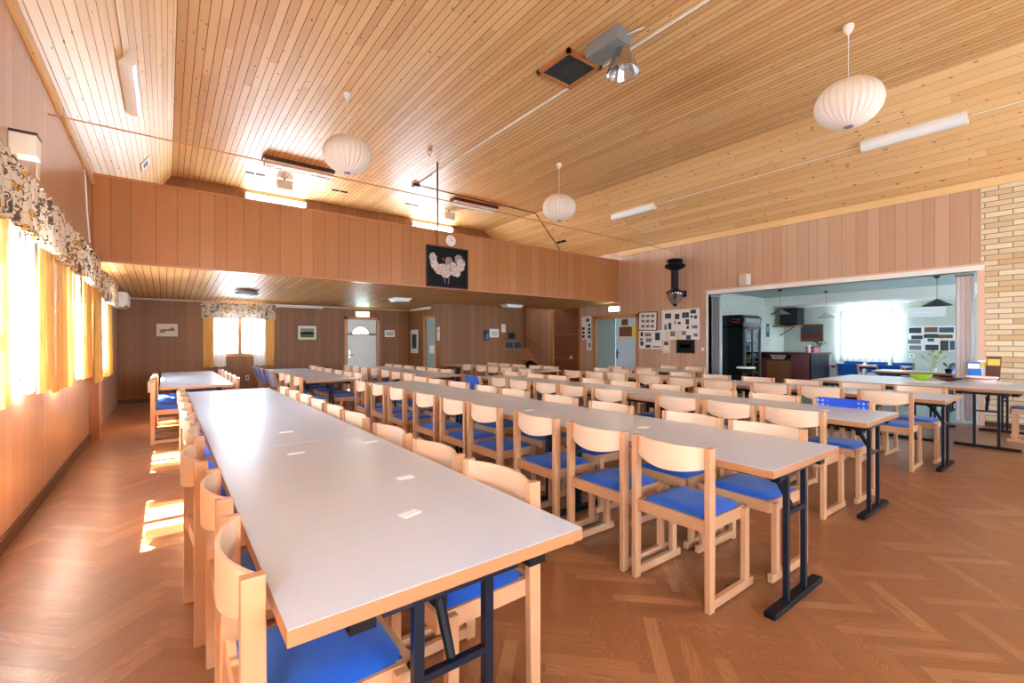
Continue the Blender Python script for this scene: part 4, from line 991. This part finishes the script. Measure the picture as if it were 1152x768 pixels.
pts = [on_slope_left(y, -.36) for y in (YK, 2, 6.24)]; k = MB(); k.tube([(p[0]+.008, p[1], p[2]-.006) for p in pts], .007, 6)
o = k.build('cable_conduit', M['white']); tag(o, 'thin white cable up the left ceiling slope', 'conduit')
# tension rod across the hall
k = MB(); k.tube([(XL+.002, 5.55, 3.27), (4.7, 5.97, 3.395), (XR-.002, 6.39, 3.5)], .008, 8)
tag(k.build('tie_rod', M['trimwood']), 'thin steel tie rod spanning the hall from wall to wall', 'rod')
# vertical pole at the gallery
k = MB(); k.tube([(4.44, 8.38, ZC-.002), (4.44, 8.38, 3.3)], .018, 10); o = k.build('support_pole', M['gold']); tag(o, 'thin vertical pole from ceiling to gallery front', 'pole')
# white cable on left wall
k = MB(); k.tube([(XL+.01, 7.72, 3.45), (XL+.012, 7.8, 3.2), (XL+.012, 7.92, 2.95), (XL+.012, 8.18, 2.62)], .009, 6); tag(k.build('wall_cable', M['white']), 'white cable hanging down the left wall at the gallery', 'cable')
# hatch in the ceiling
t = thing('ceiling_hatch', 'square ceiling hatch with reddish frame and dark mesh', 'hatch', (4.32, 4.42, ZC-.001))
k = MB(); w = .31
for b in ((-w, w, w-.05, w), (-w, w, -w, -w+.05), (-w, -w+.05, -w, w), (w-.05, w, -w, w)): k.box(b[0], b[1], b[2], b[3], -.05, 0)
k.build('frame', M['trimwood'], t)
k = MB()
for i in range(12): x = -w+.06+i*(2*w-.12)/11; k.box(x-.006, x+.006, -w+.05, w-.05, -.025, -.015); k.box(-w+.05, w-.05, x-.006, x+.006, -.027, -.017)
k.box(-w+.05, w-.05, -w+.05, w-.05, -.012, 0); k.build('grille', M['darkgrey'], t)
# floodlight
t = thing('floodlight', 'grey ceiling floodlight with polished reflector beside the hatch', 'lamp', (4.28, 3.66, ZC-.001))
boxo('ballast_box', (-.13, .13, -.2, .3, -.17, 0), M['grey'], t, .006)
k = MB(); k.lathe([(.04, -.18), (.085, -.2), (.13, -.3), (.19, -.46), (.2, -.48), (.19, -.475), (.12, -.31), (.06, -.22)], c=(.07, -.12, 0), seg=32, caps=False); k.build('reflector', [M['chrome']], t, smooth=True)
k = MB(); k.lathe([(.03, -.2), (.035, -.28), (.055, -.33), (.055, -.38), (.02, -.42)], c=(.07, -.12, 0), seg=16); k.build('bulb', M['diffuser'], t, smooth=True)
k = MB(); k.tube([(.06, -.2, -.06), (.1, -.3, -.05), (.16, -.34, -.02), (.18, -.34, -.002)], .008, 6); k.build('cable', M['white'], t)
# loft speakers, vents, detector
for x, y, lab in ((2.12, 11.3, 'left'), (6.3, 11.25, 'right')):
    t = thing('loudspeaker', 'small grey loudspeaker hanging over the gallery, %s one' % lab, 'speaker', (x, y, ZC-.001), 0, 'gallery loudspeakers')
    k = MB(); k.box(-.02, .02, -.02, .02, -.06, 0); k.build('bracket', M['black'], t)
    k = MB(); k.prism([(-.17, -.06), (.17, -.06), (.15, -.27), (-.15, -.27)], lambda a, b: (a, -.1, b), lambda a, b: (a, .1, b)); k.build('cabinet', M['offwhite'], t, bevel=.006)
for x, y, lab in ((1.55, 11.35, 'leftmost'), (3.37, 11.4, 'second from left'), (5.24, 11.35, 'third from left'), (6.64, 10.75, 'rightmost')):
    t = thing('ceiling_vent', 'small black double slot vent over the gallery, '+lab, 'vent', (x, y, ZC-.001), 0, 'slot vents over the gallery')
    for s in (-1, 1): boxo('slot', (s*.1-.085, s*.1+.085, -.04, .04, -.012, 0), M['black'], t)
p = on_slope_right(10.0, 9.45); t = thing('ceiling_vent', 'black slot vent on the right slope beyond the gallery edge', 'vent', p, 0, 'slot vents over the gallery'); t.rotation_euler = slope_rot(aR)
for s in (-1, 1): boxo('slot', (s*.1-.085, s*.1+.085, -.04, .04, -.012, 0), M['black'], t)
p = on_slope_left(10.1, -.3); t = thing('ceiling_vent', 'small white vent on the left ceiling slope near the gallery', 'vent', p, 0, None); t.rotation_euler = slope_rot(aL)
boxo('frame', (-.2, .2, -.1, .1, -.015, 0), M['offwhite'], t); boxo('slot', (-.1, .12, -.05, .05, -.018, -.015), M['darkgrey'], t)
t = thing('smoke_detector', 'small white smoke detector beside the vertical pole', 'detector', (4.07, 8.0, ZC-.001)); k = MB(); k.lathe([(.05, 0), (.05, -.05), (.035, -.07)], seg=16); k.build('body', M['offwhite'], t); k = MB(); k.lathe([(.02, -.07), (.018, -.085)], seg=10); k.build('sensor', M['grey'], t)

# small box speaker and AC on the left wall; speaker on right wall
t = thing('wall_box', 'white box unit mounted high on the left wall above valance', 'speaker', (XL+.002, 4.4, 2.6))
boxo('cabinet', (0, .13, -.08, .06, -.066, .075), M['offwhite'], t, .005); boxo('top_slab', (-.0, .135, -.085, .065, .075, .09), M['framewood'], t)  # dark slab along the cabinet top
boxo('tag', (.1, .104, .1, .2, -.15, .02), M['cream_paper'], t); boxo('bracket', (0, .102, .06, .125, -.01, .01), M['offwhite'], t)
t = thing('air_conditioner', 'white wall air conditioner in the left corner under the gallery', 'air conditioner', (XL+.002, 11.55, 2.1))
k = MB(); k.prism([(0, -.14), (.17, -.14), (.235, -.08), (.24, .12), (.2, .145), (0, .145)], lambda a, b: (a, -.42, b), lambda a, b: (a, .42, b)); k.build('body', M['white'], t, bevel=.008)
boxo('louvre', (.175, .215, -.38, .38, -.125, -.105), M['grey'], t)
t = thing('loudspeaker', 'small white loudspeaker on the right wall above the opening', 'speaker', (XR-.002, 4.82, 2.67), RW)
boxo('bracket', (-.03, .03, -.08, 0, -.02, .02), M['grey'], t)
k = MB(); k.box(-.1, .1, -.2, -.06, -.12, .12, Matrix.Rotation(-.25, 4, 'Z')); k.build('cabinet', M['offwhite'], t, bevel=.006)
# old gas street lamp hanging at the right wall
t = thing('street_lamp', 'old navy cast iron gas lamp hanging at the right wall', 'lamp', (9.78, 6.375, 0))
k = MB(); k.lathe([(.012, 3.462), (.012, 3.4), (.035, 3.38), (.03, 3.31)], seg=12); k.build('finial', M['chrome'], t, smooth=True)
k = MB(); k.lathe([(.05, 3.32), (.17, 3.3), (.19, 3.24), (.15, 3.22), (.15, 3.2), (.235, 3.17), (.24, 3.12), (.2, 3.09), (.13, 3.06), (.09, 3.03)], seg=28); k.build('hood', M['black'], t, smooth=True)
k = MB(); k.lathe([(.088, 3.04), (.085, 2.62), (.1, 2.58), (.15, 2.55), (.21, 2.515), (.215, 2.495), (.19, 2.49)], seg=28); k.build('column', M['navy_metal'], t, smooth=True)
for a in range(8):
    th = 2*PI*a/8; k = MB(); k.tube([(.086*math.cos(th), .086*math.sin(th), 3.04), (.086*math.cos(th), .086*math.sin(th), 2.6)], .006, 6); k.build('rib', M['navy_metal'], t)
k = MB(); k.lathe([(.185, 2.49), (.18, 2.42), (.12, 2.3), (.04, 2.215)], seg=24, caps=False); k.build('globe', M['lampglass'], t, smooth=True)
k = MB()
for a in range(4):
    th = 2*PI*a/4+.4; k.tube([(.188*math.cos(th), .188*math.sin(th), 2.49), (.183*math.cos(th), .183*math.sin(th), 2.42), (.123*math.cos(th), .123*math.sin(th), 2.3), (.04*math.cos(th), .04*math.sin(th), 2.21)], .006, 6)
k.lathe([(.045, 2.23), (.05, 2.2), (.03, 2.17), (.01, 2.16)], seg=14); k.lathe([(.03, 2.48), (.05, 2.4), (.03, 2.34)], seg=12); k.build('cage', M['navy_metal'], t, smooth=True)
k = MB(); k.tube([(.2, 0, 2.5), (XR-9.78-.002, 0, 2.5)], .014, 8); k.box(XR-9.78-.02, XR-9.78-.002, -.05, .05, 2.42, 2.58); k.build('bracket', M['black'], t)

# ------------------------------------------------------------------ folding doors in the opening
def folding(label, y0, y1, n, m, x=10.3, group=None):
    t = thing('folding_door', label, 'door', (x, (y0+y1)/2, 0), 0, group); h = 2.37; dy = (y1-y0)/n
    for i in range(n):
        k = MB(); a = y0+i*dy-(y0+y1)/2; s = .035 if i % 2 else -.035
        k.prism([(-s, a), (-s+.008, a), (s+.008, a+dy), (s, a+dy)], lambda p, q: (p, q, .03), lambda p, q: (p, q, h)); k.build('panel', M[m], t)
    boxo('rail', (-.03, .03, y0-(y0+y1)/2, y1-(y0+y1)/2, h, h+.03), M['grey'], t); return t
folding('stacked beige accordion door at the brick end of the opening', 1.33, 1.55, 8, 'fold')
folding('stacked grey accordion door at the far end of opening', 5.5, 5.74, 8, 'foldgrey')
o = boxo('cabinet_side', (10.5, 10.95, 5.86, 6.22, 0, 2.6), M['tealdoor']); tag(o, 'tall pale teal cupboard beside the drinks fridge', 'cupboard'); boxo('door', (10.492, 10.5, 5.88, 6.2, .1, 2.5), M['tealdoor'], o)

# ------------------------------------------------------------------ annex furniture
t = thing('drinks_fridge', 'tall black drinks fridge with glass door in the side room', 'fridge', (11.5, 5.55, 0))
k = MB(); k.box(0, .92, .04, .6, .02, .12); k.box(0, .04, .04, .6, .12, 1.72); k.box(.88, .92, .04, .6, .12, 1.72); k.box(0, .92, .56, .6, .12, 1.72); k.box(0, .92, .04, .6, 1.7, 1.74); k.build('cabinet', M['gloss_black'], t)
k = MB(); k.prism([(.6, 1.74), (.6, 2.0), (.1, 2.0), (.0, 1.93), (.02, 1.74)], lambda a, b: (0, a, b), lambda a, b: (.92, a, b)); hd = k.build('header', M['gloss_black'], t)
k = MB()
for i, (a, b, z) in enumerate(((.1, .2, 1.86), (.23, .3, 1.88), (.33, .36, 1.84), (.12, .3, 1.8))): k.box(-.003, 0, a, b, z, z+.03)
k.build('header_mark', M['red'], hd)
k = MB(); k.box(.06, .86, -.004, .0, 1.8, 1.9); k.build('header_mark', M['photo_mid'], hd)
k = MB(); k.box(.02, .09, 0, .04, .12, 1.7); k.box(.83, .9, 0, .04, .12, 1.7); k.box(.44, .48, 0, .04, .12, 1.7); k.box(.02, .9, 0, .04, .12, .2); k.box(.02, .9, 0, .04, 1.63, 1.7); dr = k.build('door', M['darkgrey'], t)
boxo('pane', (.09, .83, .015, .022, .2, 1.63), M['fridgeglass'], dr)
for i in range(5):
    z = .22+i*.28; k = MB(); k.box(.04, .88, .06, .55, z, z+.012); sh = k.build('shelf', M['white'], t)
    for j in range(9):
        k = MB(); k.lathe([(.035, 0), (.037, .1), (.035, .13), (.014, .17), (.014, .2)], c=(.1+j*.09, .14, z+.013), seg=10)
        o = k.build('drink_bottle', M[('bottle', 'green', 'counter_red', 'leafyellow', 'bro_blue')[(i+j//3) % 5]], smooth=True); o.location = t.location
        tag(o, 'drink bottle on a shelf inside the black fridge', 'bottle', 'drink bottles in the fridge')
# counter
t = thing('serving_counter', 'wooden serving counter with ribbed red end in the side room', 'counter', (12.8, 4.54, 0))
k = MB()
for i in range(11): k.box(-.012 if i % 2 else 0, .03, .0+i*.04, .04+i*.04, .02, .99)
k.build('ribbed_panel', M['counter_red'], t)
k = MB()
for i in range(20): k.box(i*.06, i*.06+.06, -.012 if i % 2 else 0, .02, .02, .99)
k.build('ribbed_panel', M['counter_grey'], t)
boxo('counter_top', (-.03, 1.3, -.03, .5, .99, 1.04), M['darkbase'], t)
boxo('counter_top', (.1, .75, .5, 1.68, .99, 1.04), M['darkbase'], t)
boxo('front_panel', (.14, .18, .47, 1.1, .02, .82), M['counter_wood'], t); boxo('front_panel', (.14, .18, 1.1, 1.64, .02, .82), M['counter_red'], t)
boxo('shelf', (.05, .7, .47, 1.66, .82, .86), M['darkbase'], t); boxo('back_panel', (.62, .66, .47, 1.66, .86, .99), M['darkbase'], t)
t = thing('wire_basket', 'white wire basket of cutlery on the counter shelf', 'basket', (12.93, 5.35, .861)); k = MB()
for z, r in ((.005, .09), (.05, .11), (.1, .13)): k.tube([(r*math.cos(2*PI*j/16)*.6, r*1.5*math.sin(2*PI*j/16), z) for j in range(17)], .006, 6)
for j in range(16): k.tube([(.054*math.cos(2*PI*j/16), .135*math.sin(2*PI*j/16), .005), (.078*math.cos(2*PI*j/16), .195*math.sin(2*PI*j/16), .1)], .005, 6)
k.build('basket', M['white'], t)
k = MB()
for j in range(6): k.box(-.03+.01*j, -.02+.01*j, -.1+j*.03, -.08+j*.03, .01, .1)
k.build('cutlery', M['chrome'], t)
t = thing('candle', 'white pillar candle standing on the ribbed counter', 'candle', (12.95, 4.63, 1.041)); k = MB(); k.lathe([(.035, 0), (.035, .2)], seg=16); k.build('wax', M['white'], t, smooth=True); k = MB(); k.tube([(0, 0, .2), (0, 0, .22)], .003, 6); k.build('wick', M['black'], t)
t = thing('gift_box', 'pink red box on the ribbed counter beside the candle', 'box', (13.15, 4.5+.08, 1.041)); boxo('box', (0, .32, 0, .2, 0, .12), M['pinkred'], t); boxo('top_slab', (-.01, .33, -.01, .21, .12, .15), M['red'], t)
def plant(label, loc, h, leafm, potm, seed, n=12, spread=.14):
    t = thing('potted_plant', label, 'plant', loc); rr = random.Random(seed)
    k = MB(); k.lathe([(.04, 0), (.055, .08), (.05, .08), (.04, .07)], seg=16); k.build('pot', M[potm], t, smooth=True)
    k = MB()
    for i in range(n):
        a = rr.uniform(0, 2*PI); s = rr.uniform(.3, 1)*spread; z = h*rr.uniform(.6, 1)
        p = [Vector((0, 0, .06)), Vector((s*.4*math.cos(a), s*.4*math.sin(a), .06+z*.6)), Vector((s*math.cos(a), s*math.sin(a), .06+z))]
        k.tube(p, .004, 5); d = Vector((math.cos(a), math.sin(a), .6)).normalized(); q = Vector((-math.sin(a), math.cos(a), 0)); L = .09
        k.quad(p[2]-d*.02, p[2]+d*L*.5+q*.03, p[2]+d*L, p[2]+d*L*.5-q*.03)
    k.build('leaves', M[leafm], t); return t
plant('small green plant in a vase on the ribbed counter', (13.6, 4.64, 1.041), .2, 'green', 'grey', 3)
# TV on a corner shelf
t = thing('corner_shelf', 'wooden corner shelf under the dark television', 'shelf', (14.6, 5.9, 1.8)); k = MB(); k.box(.06, .6, -.3, .33, -.04, 0); k.build('board', M['counter_wood'], t); k = MB(); k.tube([(.5, .3, -.3), (.5, -.1, -.04)], .012, 6); k.build('bracket', M['metal'], t)
t = thing('television', 'dark boxy television in the corner of the side room', 'television', (14.75, 5.85, 1.801), .0)
boxo('case', (.05, .55, -.25, .22, .02, .52), M['black'], t, .01); boxo('screen', (.04, .05, -.21, .18, .08, .46), M['gloss_black'], t); boxo('foot', (.15, .45, -.15, .12, 0, .02), M['darkgrey'], t)
# pictures in annex
picture('picture_frame', 'brown landscape painting in wooden frame in the side room', 'painting', (AX-.001, 5.46, 1.585), RW, .6, .52, 'gold', .04, .03, 'photo_brown', [(0, .18, .86, .3, 'photo_teal'), (0, -.12, .86, .3, 'counter_red')])
picture('picture_frame', 'narrow teal picture on the side room wall above counter', 'picture', (14.36, AY1-.001, 1.66), 0, .2, .4, None, paper='photo_teal', photos=[(0, .1, .5, .4, 'bottle'), (0, -.3, .6, .2, 'photo_dark')])
picture('photo_board', 'collage of landscape photographs on the side room end wall', 'photo board', (AX-.001, 2.78, 1.4), RW, .9, .64, None, photos=[
    (-.34, .33, .27, .22, P), (0, .35, .28, .2, 'photo_brown'), (.32, .33, .3, .2, 'photo_teal'), (-.3, .05, .25, .15, P), (-.36, -.13, .28, .16, G), (-.34, -.37, .27, .18, G), (.02, -.36, .28, .22, P), (.28, -.28, .17, .4, P), (.44, -.27, .1, .36, 'photo_teal'), (0, .1, .3, .16, P), (.0, -.06, .14, .12, 'photo_teal'), (.3, .08, .3, .14, 'photo_brown')])
t = thing('wall_plate', 'small round plate below the photo collage in side room', 'plate', (AX-.002, 3.15, .96), RW); disc('disc', .06, -.012, 0, M['white'], t); disc('centre', .018, -.015, -.012, M['photo_dark'], t)
t = thing('air_conditioner', 'white air conditioner on the side room end wall', 'air conditioner', (AX-.002, 2.85, 2.06), RW); boxo('body', (-.36, .36, -.2, 0, -.13, .14), M['white'], t, .015); boxo('louvre', (-.2, .16, -.206, -.2, -.02, .01), M['card'], t)
def cone_lamp(label, x, y, zt, z, r, m):
    t = thing('pendant_lamp', label, 'lamp', (x, y, zt), 0, 'cone pendants in the side room')
    k = MB(); k.lathe([(.05, 0), (.05, -.02), (.02, -.05)], seg=14); k.build('canopy', M['darkgrey'], t)
    k = MB(); k.tube([(0, 0, -.04), (0, 0, z-zt+.12)], .004, 6); k.build('cord', M['darkgrey'], t)
    k = MB(); k.lathe([(.02, z-zt+.13), (.05, z-zt+.11), (r, z-zt), (r-.01, z-zt), (.05, z-zt+.09)], seg=28, caps=False); k.build('shade', M[m], t, smooth=True); return t
cone_lamp('grey cone pendant in side room beside the television', 12.2, 5.0, AZ-.001, 2.0, .22, 'grey')
cone_lamp('pale cone pendant in side room left of its window', 13.5, 4.44, AZ-.001, 1.94, .2, 'offwhite')
cone_lamp('dark cone pendant in side room near the accordion door', 12.2, 2.1, AZ-.001, 2.03, .24, 'darkgrey')
make_table('table under the side room window', 13.55, 2.9, .8, 1.5, (.11, 1.4), 'tables in the side room')
make_table('pale wood table in side room behind the lime bowl', 11.4, 1.75, .8, 1.2, (.08, 1.1), 'tables in the side room')
boxo('cupboard', (11.55, 12.0, 1.95, 2.75, TZ, TZ+.001), M['chairback'], None).name = 'table_runner'
tag(D.objects['table_runner'], 'pale runner on the side room table behind lime bowl', 'cloth')
for i, (kind, x, y, rz, lab) in enumerate([('upholstered', 13.1, 3.05, .0, 'blue chair in side room nearest the accordion door'), ('upholstered', 14.8, 3.2, PI, 'blue chair at side room window table, near right corner'),
        ('upholstered', 14.8, 3.72, PI, 'blue chair at side room window table, middle of window side'), ('upholstered', 14.8, 4.24, PI, 'blue chair at side room window table, far end of window side'),
        ('upholstered', 13.1, 3.85, 0, 'blue chair at side room window table, viewer side'), ('upholstered', 14.35, 5.6, -PI/2, 'blue chair beside the ribbed counter, left one'),
        ('upholstered', 14.9, 5.6, -PI/2, 'blue chair beside the ribbed counter, right one'), ('upholstered', 13.9, 2.2, PI/2, 'blue chair below the photo collage, left one'), ('upholstered', 14.6, 2.2, PI/2, 'blue chair below the photo collage, right one')]):
    put_chair(kind, x, y, rz, lab, 'blue chairs in the side room')
plant('tall yellow green plant below the photo collage', (11.6, 2.05, TZ+.002), .32, 'leafyellow', 'white', 5, 9, .2)
plant('dark small plant at the edge of the side room table', (11.5, 1.82, TZ), .1, 'green', 'black', 6, 12, .1)
t = thing('stool', 'low black round stool table before the fridge', 'stool', (10.75, 5.15, 0)); k = MB(); k.lathe([(.2, .7), (.2, .73)], seg=24); k.build('top', M['white'], t); k = MB(); k.lathe([(.18, .0), (.18, .02), (.03, .04), (.03, .6), (.19, .66), (.19, .7)], seg=24); k.build('base', M['black'], t)
bpy.context.view_layer.update()
